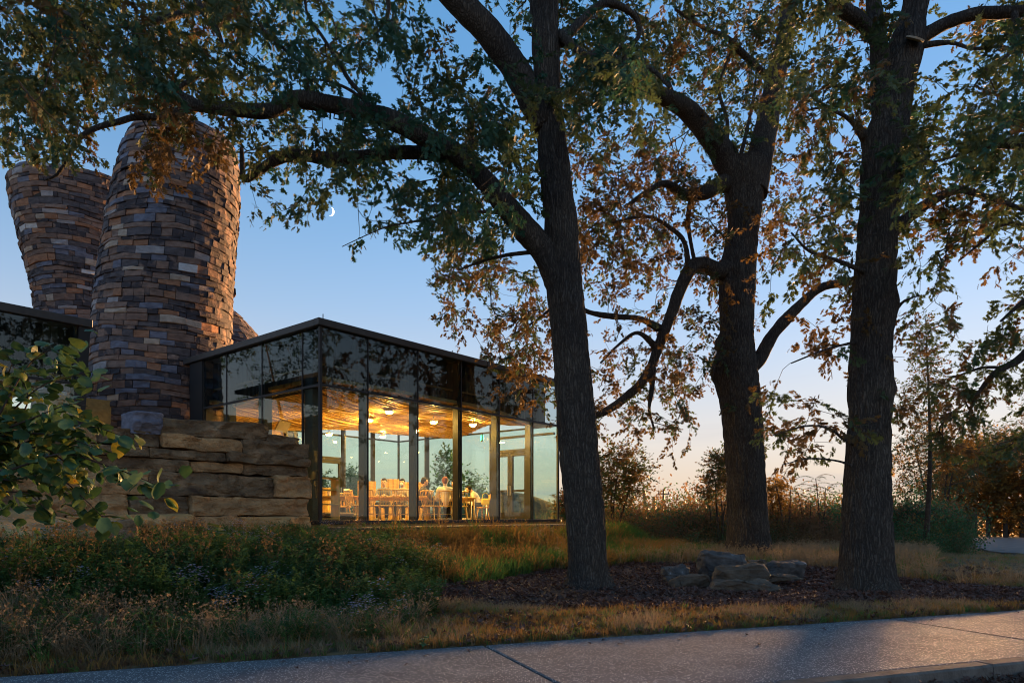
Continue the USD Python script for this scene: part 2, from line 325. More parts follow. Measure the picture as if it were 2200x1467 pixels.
ramp_mat('boulder_brown', [(0.30, (0.048, 0.038, 0.029)), (0.6, (0.112, 0.088, 0.064)), (0.75, (0.160, 0.136, 0.104))], scale=3.0, bump=0.8, bump_scale=11, rough=0.9, dist=0.04)
plain_mat('bronze_metal', (0.030, 0.028, 0.027), rough=0.42, metallic=0.3)
plain_mat('fascia_metal', (0.060, 0.056, 0.054), rough=0.45, metallic=0.4)
plain_mat('black_metal', (0.012, 0.012, 0.013), rough=0.5)
plain_mat('steel', (0.45, 0.44, 0.42), rough=0.3, metallic=0.9)
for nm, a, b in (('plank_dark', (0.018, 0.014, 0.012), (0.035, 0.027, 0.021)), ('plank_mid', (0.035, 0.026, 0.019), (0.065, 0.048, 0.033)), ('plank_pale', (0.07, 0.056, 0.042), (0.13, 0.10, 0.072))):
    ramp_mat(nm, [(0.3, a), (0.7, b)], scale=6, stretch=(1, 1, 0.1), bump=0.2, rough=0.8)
for nm, a, b in (('slat_wood', (0.36, 0.205, 0.06), (0.55, 0.34, 0.105)), ('slat_wood_pale', (0.46, 0.29, 0.10), (0.64, 0.43, 0.155)), ('slat_wood_deep', (0.21, 0.105, 0.03), (0.36, 0.195, 0.06))):
    ramp_mat(nm, [(0.3, a), (0.7, b)], scale=3, stretch=(0.25, 4, 4), bump=0.1, rough=0.55)
ramp_mat('chair_wood', [(0.3, (0.46, 0.25, 0.05)), (0.7, (0.66, 0.39, 0.09))], scale=8, stretch=(1, 1, 0.3), bump=0.05, rough=0.4)
ramp_mat('floor_wood', [(0.3, (0.22, 0.135, 0.05)), (0.7, (0.36, 0.23, 0.095))], scale=4, stretch=(0.3, 3, 1), bump=0.1, rough=0.4)
ramp_mat('fabric_cushion', [(0.3, (0.33, 0.24, 0.14)), (0.7, (0.45, 0.34, 0.21))], scale=20, bump=0.2, rough=0.9)
for nm, c in (('skin', (0.50, 0.32, 0.23)), ('hair_dark', (0.018, 0.013, 0.011)), ('hair_red', (0.20, 0.06, 0.025)), ('shirt_pale', (0.62, 0.56, 0.47)), ('shirt_dark', (0.06, 0.055, 0.06)), ('shirt_tan', (0.42, 0.33, 0.24)), ('shirt_grey', (0.20, 0.19, 0.19)), ('trousers_dark', (0.03, 0.028, 0.03)), ('mask_white', (0.75, 0.78, 0.82)), ('bag_yellow', (0.60, 0.45, 0.04)), ('shoe_pale', (0.45, 0.42, 0.38)), ('jar_white', (0.6, 0.55, 0.48))):
    plain_mat(nm, c, rough=0.75, spec=0.2)
def pane_mat(name, tint, f0):
    MAT[name] = usdkit.material(stage, f'/World/Looks/{name}', {
        'lw': ('layer_weight', {'blend': 0.5}), 'pw': ('math', {'math_type': 'power', 'value2': 5.0}), 'sc': ('math', {'math_type': 'multiply_add', 'value2': 1 - f0, 'value3': f0}),
        't': ('transparent_bsdf', {'color': tint}), 'gl': ('glossy_bsdf', {'color': (0.95, 1.0, 0.98), 'roughness': 0.0}), 'm': ('mix_closure', {})},
        [('lw.facing', 'pw.value1'), ('pw.value', 'sc.value1'), ('sc.value', 'm.fac'), ('t.BSDF', 'm.closure1'), ('gl.BSDF', 'm.closure2')], surface='m.closure')
pane_mat('glass_clear', (0.885, 0.97, 0.935), 0.042)
pane_mat('glass_upper', (0.72, 0.80, 0.82), 0.036)
glow_mat('lamp_glow', (1.0, 0.50, 0.115), 205.0)
glow_mat('exit_glow', (0.05, 1.0, 0.25), 1.5)
glow_mat('moon_glow', (1.0, 0.98, 0.93), 1.0)
glow_mat('far_lamp_glow', (1.0, 0.75, 0.4), 4.0)
# ---------------------------------------------------------------- the lie of the land
PA, PN, P0 = np.array([0.942, 0.335]), np.array([-0.335, 0.942]), np.array([-0.32, 8.02])     # walk: along, across, a point of its far edge
BS, BT, BC = np.array([0.636, 0.772]), np.array([-0.772, 0.636]), np.array([-4.587, 16.5])     # pavilion: along its long front, back from it, its near corner
ANG = math.atan2(BS[1], BS[0])
def sstep(a, b, x):
    t = np.clip((x - a) / (b - a), 0, 1)
    return t * t * (3 - 2 * t)

def walk_v(x, y):
    return (x - P0[0]) * PN[0] + (y - P0[1]) * PN[1]

def land(x, y, rough=True):
    x, y = np.asarray(x, float), np.asarray(y, float)
    v = walk_v(x, y)
    rx, ry = x - BC[0], y - BC[1]
    s, e = rx * BS[0] + ry * BS[1], -(rx * BT[0] + ry * BT[1])
    front = np.interp(e, [-2, 1.5, 2.0, 3.2, 4.6, 6.5], [1.12, 1.12, 0.98, 0.40, 0.14, 0.02])
    left = np.interp(e, [-2, 0.2, 1.5, 3.5, 6.0], [1.15, 1.05, 0.92, 0.62, 0.02])
    k = sstep(-1.5, 1.2, s)
    bank = left * (1 - k) + front * k
    bank = bank * (1 - sstep(10.2, 13.5, s))
    far = 0.25 * sstep(14.5, 20, y) * (1 - sstep(26, 33, y)) * (1 - sstep(11, 20, x))
    z = np.maximum(bank, far)
    z = z + 3.1 * np.exp(-(((x + 0.6) / 6.0) ** 2 + ((y - 45) / 5.0) ** 2))
    z = z * sstep(0.0, 0.9, v)
    if rough:
        p = np.stack([x, y, 0 * x], -1)
        z = z + (meshkit.fbm(p * 0.9, 3, 5) - 0.5) * 0.16 * sstep(0.1, 1.2, v) * (1 - 0.5 * sstep(30, 60, y))
    z = np.where(v < 0.02, -0.34, z)
    return z

def steps(segs):
    return np.unique(np.concatenate([np.linspace(a, b, n) for a, b, n in segs]).round(4))
gx = steps([(-4000, -200, 9), (-200, -40, 14), (-40, -14, 20), (-14, 14, 150), (14, 40, 50), (40, 200, 18), (200, 4000, 9)])
gy = steps([(-400, -20, 8), (-20, 3, 20), (3, 30, 170), (30, 60, 60), (60, 250, 20), (250, 6000, 14)])
GX, GY = np.meshgrid(gx, gy)
GZ = land(GX, GY)
nx, ny = len(gx), len(gy)
I, J = np.meshgrid(np.arange(ny - 1), np.arange(nx - 1), indexing='ij')
a_ = I * nx + J
gf = np.vstack([np.stack([a_, a_ + 1, a_ + nx + 1], -1).reshape(-1, 3), np.stack([a_, a_ + nx + 1, a_ + nx], -1).reshape(-1, 3)])
setting('ground', (np.stack([GX, GY, GZ], -1).reshape(-1, 3), gf), 'soil', smooth=True)

def W(u, v, z):
    p = P0 + PA * u + PN * v
    return np.array([p[0], p[1], z])
def walk_prism(u0, u1, v0, v1, z0, z1, skew=0.0, b=0.012):
    pts = []
    for u, v in ((u0, v0), (u1, v0), (u1, v1), (u0, v1)):
        uu = u + skew * v
        su, sv = (1 if u == u0 else -1), (1 if v == v0 else -1)
        pts += [W(uu, v, z0), W(uu, v, z1 - b), W(uu + su * b, v + sv * b, z1)]
    return trimesh.convex.convex_hull(np.array(pts))
# the walk: slabs between dark joints, a stone kerb along its near side, the road below it
x_ = UsdGeom.Xform.Define(stage, '/World/pavement'); props(x_.GetPrim(), kind='structure')
joints = [-22, -16.5, -11.2, -5.35, 0.0, 6.2, 12.4, 18.6, 25, 32, 40]
for u0, u1 in zip(joints[:-1], joints[1:]):
    part('slab', walk_prism(u0 + 0.019, u1 - 0.019, -2.55, 0.0, -0.3, 0.0, skew=-0.04), 'aggregate', '/World/pavement')
part('joint_filler', walk_prism(-22, 40, -2.54, -0.01, -0.3, -0.025), 'black_metal', '/World/pavement')
x_ = UsdGeom.Xform.Define(stage, '/World/kerb'); props(x_.GetPrim(), kind='structure')
u = -21.0
while u < 30:
    L = 2.55
    part('kerb_stone', walk_prism(u + 0.006, u + L - 0.006, -2.75, -2.556, -0.4, 0.006 + RNG.normal(0, 0.002), b=0.02), 'kerb_stone', '/World/kerb')
    u += L
road_pts = [W(-60, -2.74, -0.185), W(60, -2.74, -0.185), W(60, -30, -0.185), W(-60, -30, -0.185)]
setting('road', (np.array(road_pts), np.array([[0, 2, 1], [0, 3, 2]])), 'asphalt')
# the walk that bends off at the far right
def ground_pt(px, py, lift=0.03):
    ds = np.linspace(3.0, 90.0, 1741)
    P = np.array([at(px, py, q) for q in ds])
    d = ds[np.argmax(P[:, 2] <= land(P[:, 0], P[:, 1], False) + lift)]
    return at(px, py, d)
edge_far = curve([ground_pt(*q) for q in ((2062, 1164), (2070, 1158), (2090, 1153), (2140, 1150.5), (2240, 1150), (2420, 1150))], 1.0)
edge_near = curve([ground_pt(*q) for q in ((2062, 1164), (2072, 1171), (2100, 1179), (2150, 1186), (2240, 1194), (2420, 1208))], 1.0)
n_ = 40
ef = np.array([np.interp(np.linspace(0, 1, n_), np.linspace(0, 1, len(edge_far)), edge_far[:, k]) for k in range(3)]).T
en = np.array([np.interp(np.linspace(0, 1, n_), np.linspace(0, 1, len(edge_near)), edge_near[:, k]) for k in range(3)]).T
for a2 in (ef, en):
    a2[:, 2] = land(a2[:, 0], a2[:, 1]) + 0.07
pv = np.vstack([ef, en, en - [0, 0, 0.3]])
k_ = np.arange(n_ - 1)
pf = np.vstack([np.stack([k_, k_ + n_, k_ + n_ + 1], -1), np.stack([k_, k_ + n_ + 1, k_ + 1], -1), np.stack([k_ + n_, k_ + 2 * n_, k_ + 2 * n_ + 1], -1), np.stack([k_ + n_, k_ + 2 * n_ + 1, k_ + n_ + 1], -1)])
setting('path', (pv, pf), 'far_walk', smooth=False)

# ---------------------------------------------------------------- glass pavilion
def B(s, t, z):
    p = BC + BS * s + BT * t
    return np.array([p[0], p[1], z])
def bbox(s0, s1, t0, t1, z0, z1, bev=0.0):
    m = bevel_box(s0, s1, t0, t1, z0, z1, bev) if bev else box(s0, s1, t0, t1, z0, z1)
    m.apply_transform(trimesh.transformations.rotation_matrix(ANG, [0, 0, 1]))
    m.apply_translation([BC[0], BC[1], 0])
    return m
FL, ZT, ZC, ZR = 1.355, 4.64, 4.86, 6.21           # floor, transom, ceiling, roof edge
SL, TD, TE = 9.72, 8.3, 6.22                        # length, depth, visible end of the left side
gp = thing('glass_pavilion', 'flat roofed glass dining pavilion with black fins and lit wooden ceiling', 'building')
part('floor', bbox(0.0, SL, 0.0, TD, FL - 0.2, FL), 'floor_wood', gp)
for a in ((-0.06, SL + 0.06, -0.06, 0.10), (-0.06, SL + 0.06, TD - 0.1, TD + 0.06)):
    part('sill', bbox(a[0], a[1], a[2], a[3], FL - 0.06, FL + 0.035, 0.008), 'black_metal', gp)
    part('fascia', bbox(a[0] - 0.06, a[1] + 0.06, a[2] - 0.05, a[3], ZR - 0.17, ZR, 0.012), 'fascia_metal', gp)
for a in ((-0.06, 0.10, 0.104, TD - 0.104), (SL - 0.1, SL + 0.06, 0.104, TD - 0.104)):
    part('sill', bbox(*a, FL - 0.06, FL + 0.035, 0.008), 'black_metal', gp)
    part('fascia', bbox(a[0] - 0.05, a[1], a[2], a[3], ZR - 0.17, ZR, 0.012), 'fascia_metal', gp)
part('roof', bbox(0.0, SL, 0.0, TD, ZR - 0.14, ZR - 0.02), 'black_metal', gp)
front_s = [0.0, 1.42, 3.14, 4.86, 6.58, 8.30, SL]
left_t = [0.0, 0.725, 2.56, 4.39, 5.72]
for k, s in enumerate(front_s[1:-1]):
    part('fin', bbox(s - 0.075, s, 0.05, 0.27, FL + 0.036, ZR - 0.18), 'bronze_metal', gp)
    part('joint', bbox(s - 0.002, s + 0.028, -0.012, 0.045, FL + 0.036, ZR - 0.18), 'black_metal', gp)
for t in left_t[1:]:
    part('fin', bbox(0.05, 0.25, t - 0.34 if t < 1 else t - 0.05, t if t < 1 else t + 0.27, FL + 0.036, ZR - 0.18), 'bronze_metal', gp)
    part('joint', bbox(-0.012, 0.045, t - 0.002, t + 0.026, FL + 0.036, ZR - 0.18), 'black_metal', gp)
part('end_panel', bbox(-0.03, 0.2, 5.76, TE + 0.3, FL, ZR - 0.175), 'black_metal', gp)
for s, t in ((0.0, 0.0), (SL, 0.0), (SL, TD)):
    part('corner_post', bbox(s - 0.035, s + 0.035, t - 0.035, t + 0.035, FL + 0.036, ZR - 0.18), 'black_metal', gp)
back_s = [4.26, 5.45, 6.8, 8.25, SL]
for s in back_s[:-1]:
    part('fin', bbox(s - 0.06, s, TD - 0.25, TD - 0.03, FL + 0.036, ZC + 0.1), 'bronze_metal', gp)
side_t = [0.0, 1.25, 2.95, 4.7, 6.45, TD]
for t in side_t[1:-1]:
    part('fin', bbox(SL - 0.25, SL - 0.03, t - 0.06, t, FL + 0.036, ZC + 0.1), 'bronze_metal', gp)
# transom rails and two rows of panes all round
part('transom', bbox(0.036, SL - 0.036, -0.012, 0.048, ZT - 0.03, ZT + 0.03), 'black_metal', gp)
part('transom', bbox(-0.012, 0.048, 0.036, 5.76, ZT - 0.03, ZT + 0.03), 'black_metal', gp)
part('transom', bbox(4.3, SL - 0.036, TD - 0.03, TD + 0.012, ZT - 0.03, ZT + 0.03), 'black_metal', gp)
part('transom', bbox(SL - 0.03, SL + 0.012, 0.036, TD - 0.036, ZT - 0.03, ZT + 0.03), 'black_metal', gp)
g_ = 0.016
for s0, s1 in zip(front_s[:-1], front_s[1:]):
    part('pane', bbox(s0 + g_, s1 - g_, 0.0, 0.012, FL + 0.04, ZT - 0.032), 'glass_clear', gp)
    part('upper_pane', bbox(s0 + g_, s1 - g_, 0.0, 0.012, ZT + 0.032, ZR - 0.175), 'glass_upper', gp)
for t0, t1 in zip(left_t[:-1], left_t[1:]):
    part('pane', bbox(0.0, 0.012, t0 + g_, t1 - g_, FL + 0.04, ZT - 0.032), 'glass_clear', gp)
    part('upper_pane', bbox(0.0, 0.012, t0 + g_, t1 - g_, ZT + 0.032, ZR - 0.175), 'glass_upper', gp)
for s0, s1 in zip(back_s[:-1], back_s[1:]):
    part('pane', bbox(s0 + g_, s1 - g_, TD - 0.012, TD, FL + 0.04, ZT - 0.032), 'glass_clear', gp)
for t0, t1 in zip(side_t[:-1], side_t[1:]):
    z0 = FL + 0.04
    part('pane', bbox(SL - 0.012, SL, t0 + g_, t1 - g_, z0, ZT - 0.032), 'glass_clear', gp)
# doors: frames, stiles and handles on the far side and the back
def door(plane, a0, a1, h, leaves):
    fr = []
    def bar(u0, u1, z0, z1, d0=-0.10, d1=-0.016):
        return bbox(SL + d0, SL + d1, u0, u1, z0, z1) if plane == 's' else bbox(u0, u1, TD + d0, TD + d1, z0, z1)
    p = part('door', cat_(bar(a0 - 0.09, a0, FL + 0.04, h + 0.12), bar(a1, a1 + 0.09, FL + 0.04, h + 0.12), bar(a0, a1, h, h + 0.12)), 'bronze_metal', gp)
    w = (a1 - a0) / leaves
    for k in range(leaves):
        l0, l1 = a0 + k * w + 0.006, a0 + (k + 1) * w - 0.006
        part('door_leaf', cat_(bar(l0, l0 + 0.11, FL + 0.05, h - 0.01), bar(l1 - 0.11, l1, FL + 0.05, h - 0.01), bar(l0 + 0.11, l1 - 0.11, h - 0.13, h - 0.01), bar(l0 + 0.11, l1 - 0.11, FL + 0.05, FL + 0.28), bar(l0 + 0.11, l1 - 0.11, FL + 1.02, FL + 1.10)), 'bronze_metal', p)
        e = l1 - 0.055 if k == 0 else l0 + 0.055
        part('handle', bar(e - 0.015, e + 0.015, FL + 0.9, FL + 1.25, -0.17, -0.13), 'steel', p)
door('s', 1.30, 2.86, FL + 2.45, 2)
door('t', 5.50, 6.72, FL + 2.3, 1)
part('transom', bbox(SL - 0.1, SL - 0.016, 0.1, 2.9, FL + 2.98, FL + 3.06), 'bronze_metal', gp)
# boards behind the upper glass, each a plank, uneven in depth and tone
def planks(along, length, seed):
    r = np.random.default_rng(seed)
    u = 0.06
    while u < length - 0.1:
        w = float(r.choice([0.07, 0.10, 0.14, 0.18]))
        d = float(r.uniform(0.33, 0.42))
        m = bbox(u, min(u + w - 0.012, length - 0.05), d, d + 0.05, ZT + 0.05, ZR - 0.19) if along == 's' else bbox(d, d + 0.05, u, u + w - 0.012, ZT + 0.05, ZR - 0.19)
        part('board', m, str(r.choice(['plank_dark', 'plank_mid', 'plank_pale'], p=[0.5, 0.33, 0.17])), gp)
        u += w
planks('s', SL - 0.3, 3)
planks('t', 5.7, 4)
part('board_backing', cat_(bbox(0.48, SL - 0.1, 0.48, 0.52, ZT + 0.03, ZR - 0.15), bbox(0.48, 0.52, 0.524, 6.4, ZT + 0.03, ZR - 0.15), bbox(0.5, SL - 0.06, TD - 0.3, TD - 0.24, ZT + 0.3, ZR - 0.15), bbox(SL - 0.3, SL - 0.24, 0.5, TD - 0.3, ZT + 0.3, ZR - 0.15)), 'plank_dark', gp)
part('ceiling_deck', bbox(0.3, SL - 0.26, 0.3, TD - 0.26, ZC + 0.34, ZC + 0.38), 'slat_wood_deep', gp)
# ceiling slats: long strips that rise and dip, fanning slightly, each its own piece
sr = np.random.default_rng(11)
ns = 78
for k in range(ns):
    q = k / (ns - 1)
    tt0, tt1 = 0.12 + q * (TD - 0.55), 0.12 + q * (TD - 0.55)
    ss = np.linspace(0.12, SL - 0.12, 15)
    fan = 0.34 * np.sin(np.pi * ss / SL) * np.sin(2 * np.pi * q)
    tl = np.clip(tt0 + fan, 0.08, TD - 0.3)
    zl = ZC - 0.10 + 0.17 * np.sin(2 * np.pi * (tl / 5.2) + ss * 0.55) + 0.09 * np.sin(ss * 1.25 + q * 7.0) + sr.normal(0, 0.012)
    zl = np.where((tl < 0.5) | (ss < 0.5), np.minimum(zl, ZC - 0.08), zl)
    w, h = 0.056, 0.10
    V, F = [], []
    for s_, t_, z_ in zip(ss, tl, zl):
        V += [B(s_, t_ - w / 2, z_), B(s_, t_ + w / 2, z_), B(s_, t_ + w / 2, z_ + h), B(s_, t_ - w / 2, z_ + h)]
    for j in range(len(ss) - 1):
        o = 4 * j
        for c in range(4):
            d = (c + 1) % 4
            F += [[o + c, o + d, o + 4 + d], [o + c, o + 4 + d, o + 4 + c]]
    part('ceiling_slat', (np.array(V), np.array(F)), str(sr.choice(['slat_wood', 'slat_wood_pale', 'slat_wood_deep'], p=[0.5, 0.3, 0.2])), gp)
# inner wall of wood panels at the back left, up to the stone shaft
for k in range(7):
    s0 = -3.3 + k * 1.08
    part('wall_panel', bbox(s0 + 0.008, s0 + 1.072, TD - 0.1, TD, FL, ZC + 0.05), ['slat_wood', 'slat_wood_pale'][k % 2], gp)
part('inner_wall', bbox(-3.3, 0.0, TE + 1.6, TE + 1.8, FL, ZC), 'slat_wood', gp)
for px, py in ((694, 684), (972, 760)):
    d = 17.2 if px < 800 else 21.0
    p = at(px, py, d)
    part('roof_spike', tube([[p[0], p[1], ZR - 0.1], [p[0], p[1], ZR + 0.32]], 0.012, 6), 'black_metal', gp)
# gravel terrace with its stone edging
setting('terrace', bbox(-0.2, SL + 1.2, -1.5, -0.062, 1.0, 1.235), 'gravel')
x_ = UsdGeom.Xform.Define(stage, '/World/terrace_edging'); props(x_.GetPrim(), kind='structure')
for k in range(6):
    part('edging_stone', bbox(-0.1 + k * 1.85, 1.735 + k * 1.85, -1.62, -1.504, 0.95, 1.225 + 0.004 * (k % 2), 0.01), 'black_metal', '/World/terrace_edging')

# the wing at the far left
wg = thing('glass_wing', 'second glass fronted wing with dark fascia behind the leafy shrub', 'building')
W0, W1, WT = -9.0, -3.49, 4.39
part('fascia', bbox(W0, W1 + 0.06, WT - 0.1, WT + 0.05, ZR - 0.19, ZR, 0.012), 'fascia_metal', wg)
part('roof', bbox(W0, W1, WT + 0.05, WT + 6, ZR - 0.15, ZR - 0.02), 'black_metal', wg)
ws = [-8.9, -7.15, -5.4, -3.72]
for s0, s1 in zip(ws[:-1], ws[1:]):
    part('upper_pane', bbox(s0 + g_, s1 - g_, WT, WT + 0.012, ZT + 0.032, ZR - 0.2), 'glass_upper', wg)
    part('pane', bbox(s0 + g_, s1 - g_, WT, WT + 0.012, FL + 0.04, ZT - 0.032), 'glass_clear', wg)
    part('fin', bbox(s1 - 0.075, s1, WT + 0.05, WT + 0.27, FL, ZR - 0.2), 'bronze_metal', wg)
part('transom', bbox(-8.9, -3.7, WT - 0.012, WT + 0.048, ZT - 0.03, ZT + 0.03), 'black_metal', wg)
m = trimesh.convex.convex_hull(np.array([B(s, t, z) for s, t, z in ((-3.70, WT - 0.05, ZR - 0.2), (-3.46, WT - 0.05, ZR - 0.2), (-3.70, WT + 0.35, ZR - 0.2), (-3.46, WT + 0.35, ZR - 0.2), (-3.92, WT - 0.05, FL - 0.2), (-3.72, WT - 0.05, FL - 0.2), (-3.92, WT + 0.35, FL - 0.2), (-3.72, WT + 0.35, FL - 0.2))]))
part('end_panel', m, 'black_metal', wg)
pr = np.random.default_rng(5)
u = -8.85
while u < -3.8:
    w = float(pr.choice([0.08, 0.12, 0.16]))
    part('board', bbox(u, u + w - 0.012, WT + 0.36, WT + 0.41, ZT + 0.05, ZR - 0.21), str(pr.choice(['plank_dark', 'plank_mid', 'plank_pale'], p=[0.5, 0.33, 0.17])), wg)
    u += w
part('ceiling', bbox(W0, -3.8, WT + 0.3, WT + 5.5, ZC - 0.06, ZC), 'slat_wood_deep', wg)
part('floor', bbox(W0, -3.8, WT + 0.02, WT + 5.5, FL - 0.2, FL), 'floor_wood', wg)
part('inner_wall', bbox(W0, -4.4, WT + 3.4, WT + 3.5, FL, ZC - 0.06), 'slat_wood', wg)

# ---------------------------------------------------------------- stone shafts
def shaft(label, rows, d, zmin, seed, n_single, h0, lean=None):
    """rows: (pixel y, left x, right x) of the outline at the distance d; each stone a piece."""
    r = np.random.default_rng(seed)
    rows = np.array(rows, float)
    zs = EYE + (HZ - rows[:, 0]) / FPX * d
    xc, rad = ((rows[:, 1] + rows[:, 2]) / 2 - 1100) / FPX * d, (rows[:, 2] - rows[:, 1]) / 2 / FPX * d * 0.955
    o = np.argsort(zs)
    zs, xc, rad = zs[o], xc[o], rad[o]
    yc = d
    cen = lambda z: (np.interp(z, zs, xc), yc)
    rr = lambda z: np.interp(z, zs, rad)
    root = thing('stone_tower', label, 'tower')
    ztop = zs.max()
    zz = np.linspace(zmin, ztop - 0.1, 40)
    ang = np.linspace(0, 2 * np.pi, 48, endpoint=False)
    V = np.array([[cen(z)[0] + np.cos(a) * (rr(z) - 0.07), cen(z)[1] + np.sin(a) * (rr(z) - 0.07), z] for z in zz for a in ang])
    F = [[i * 48 + j, i * 48 + (j + 1) % 48, (i + 1) * 48 + (j + 1) % 48] for i in range(39) for j in range(48)] + [[i * 48 + j, (i + 1) * 48 + (j + 1) % 48, (i + 1) * 48 + j] for i in range(39) for j in range(48)]
    F += [[39 * 48, 39 * 48 + j, 39 * 48 + j + 1] for j in range(1, 47)]
    part('core', (V, np.array(F)), 'mortar', root, smooth=True)
    wavy = lambda t, q: 0.045 * math.sin(2 * t + q * 0.9) + 0.022 * math.sin(5 * t + q * 2.3 + seed) + 0.012 * math.sin(11 * t + q * 5)
    stones = []
    z = zmin
    while z < ztop - 0.06:
        h = float(h0 * r.choice([0.62, 0.85, 1.0, 1.3], p=[0.15, 0.3, 0.37, 0.18]))
        R = rr(z)
        a, a_end = r.uniform(0, 1), 0
        a_end = a + 2 * np.pi
        while a < a_end - 0.02:
            L = float(np.clip(r.lognormal(math.log(h0 * 2.2), 0.48), h0 * 0.8, h0 * 6))
            da = min(L / R, a_end - a)
            if a_end - a - da < 0.06:
                da = a_end - a
            proud = float(r.normal(0.0, 0.014) + (0.03 if r.random() < 0.06 else 0))
            gap = 0.007 / R
            zt = z + h - 0.010 + r.normal(0, 0.003)
            nseg = 1 if da * R < 0.55 else 2
            aa = np.linspace(a + gap, a + da - gap, nseg + 1)
            V, F = [], []
            tilt = r.normal(0, 0.012)
            for i, t in enumerate(aa):
                for zq, ins in ((z, 0.012), (z + 0.02, 0.0), (zt - 0.02, 0.0), (zt, 0.012)):
                    c = cen(zq)
                    ro = rr(zq) + proud - ins + tilt * (i / nseg - 0.5) + r.normal(0, 0.011) - (0.012 if i in (0, nseg) else 0)
                    V.append([c[0] + np.cos(t) * ro, c[1] + np.sin(t) * ro, zq + wavy(t, zq)])
                c = cen(z)
                V.append([c[0] + np.cos(t) * (rr(z) - 0.16), c[1] + np.sin(t) * (rr(z) - 0.16), z + wavy(t, z)])
                c = cen(zt)
                V.append([c[0] + np.cos(t) * (rr(zt) - 0.16), c[1] + np.sin(t) * (rr(zt) - 0.16), zt + wavy(t, zt)])
            loop = [4, 0, 1, 2, 3, 5]
            for i in range(nseg):
                for c in range(6):
                    p, q = loop[c], loop[(c + 1) % 6]
                    F += [[6 * i + p, 6 * i + 6 + p, 6 * i + 6 + q], [6 * i + p, 6 * i + 6 + q, 6 * i + q]]
            for b0, rev in ((0, False), (6 * nseg, True)):
                tri = [[4, 0, 1], [4, 1, 2], [4, 2, 5], [5, 2, 3]]
                F += [[b0 + x for x in (t[::-1] if rev else t)] for t in tri]
            mid = (aa[0] + aa[-1]) / 2
            face = -math.sin(mid)                       # how squarely it faces the street
            score = face * (aa[-1] - aa[0]) * R * h
            stones.append((score, (np.array(V), np.array(F)), z))
            a += da
        z += h
    stones.sort(key=lambda t: -t[0])
    singles, rest = [], []
    for sc, m, z in stones:
        (singles if len(singles) < n_single and z > zmin + 1.0 and sc > 0 else rest).append(m)
    names = [n for n, *_ in STONE]
    prob = np.array([0.26, 0.13, 0.19, 0.18, 0.08, 0.02, 0.14, 0.03])
    for m in singles:
        part('stone', m, 'stone_' + str(r.choice(names, p=prob / prob.sum())), root)
    mm = trimesh.util.concatenate([trimesh.Trimesh(v, f, process=False) for v, f in rest])
    part('stonework', mm, 'stone_mixed', root, kind='stuff')

shaft('tall tapering tower of rough brown stone directly beside the glass pavilion', [(960, 192, 502), (900, 193, 500), (800, 203, 498), (700, 210, 496), (600, 222, 500), (500, 236, 507), (420, 250, 513), (360, 266, 514), (320, 281, 508), (296, 296, 496)], 22.3, 0.9, 21, 300, 0.18)
shaft('flaring hourglass stone tower rising behind the wing, widest at its flat top', [(960, 70, 250), (800, 88, 250), (700, 88, 250), (650, 82, 252), (600, 72, 262), (540, 58, 274), (480, 45, 288), (440, 37, 297), (418, 36, 300), (408, 40, 297)], 27.3, 0.9, 22, 300, 0.185)
shaft('low shoulder of stone tower curving down behind the pavilion roof edge', [(900, 300, 640), (800, 320, 610), (740, 340, 572), (715, 352, 552), (690, 370, 530), (668, 392, 505), (655, 410, 484)], 30.0, 3.0, 23, 60, 0.19)

# ---------------------------------------------------------------- ledge wall of quarried blocks
wl = thing('ledge_wall', 'massive dry wall of rough quarried sandstone slabs before the pavilion', 'wall')
WDIR, WNOR, WP = -BS, np.array([0.772, -0.636]), np.array([-4.80, 16.02])
wr = np.random.default_rng(31)
def wall_block(k0, k1, out, z0, z1, depth, mat, seed, amp=0.05, tilt=0.0, name='block'):
    m = rough_block(k1 - k0 - 0.015, depth, z1 - z0 - 0.010, seed, amp=amp, size=0.085, freq=2.4)
    v_ = np.array(m.vertices)
    v_[:, 1] += np.where(v_[:, 1] > depth * 0.3, 1, 0) * ((meshkit.fbm(v_ * np.array([3.6, 3.6, 5.5]) + seed, 5, seed) - 0.5) * 0.22 + (meshkit.noise(np.stack([v_[:, 0] * 0.7 + seed, v_[:, 1], (v_[:, 2] + 0.03 * np.sin(v_[:, 0] * 2 + seed)) * 9], -1), seed + 3) - 0.5) * 0.06)
    m = trimesh.Trimesh(v_, m.faces, process=False)
    m.apply_transform(trimesh.transformations.rotation_matrix(tilt, [0, 1, 0]))
    m.apply_translation([(k0 + k1) / 2, -depth / 2 + out, (z0 + z1) / 2])
    v = np.array(m.vertices)
    w = np.empty_like(v)
    w[:, :2] = WP + np.outer(v[:, 0], WDIR) + np.outer(v[:, 1], WNOR)
    w[:, 2] = v[:, 2]
    part(name, (w, np.asarray(m.faces)[:, ::-1]), mat, wl, smooth=14)
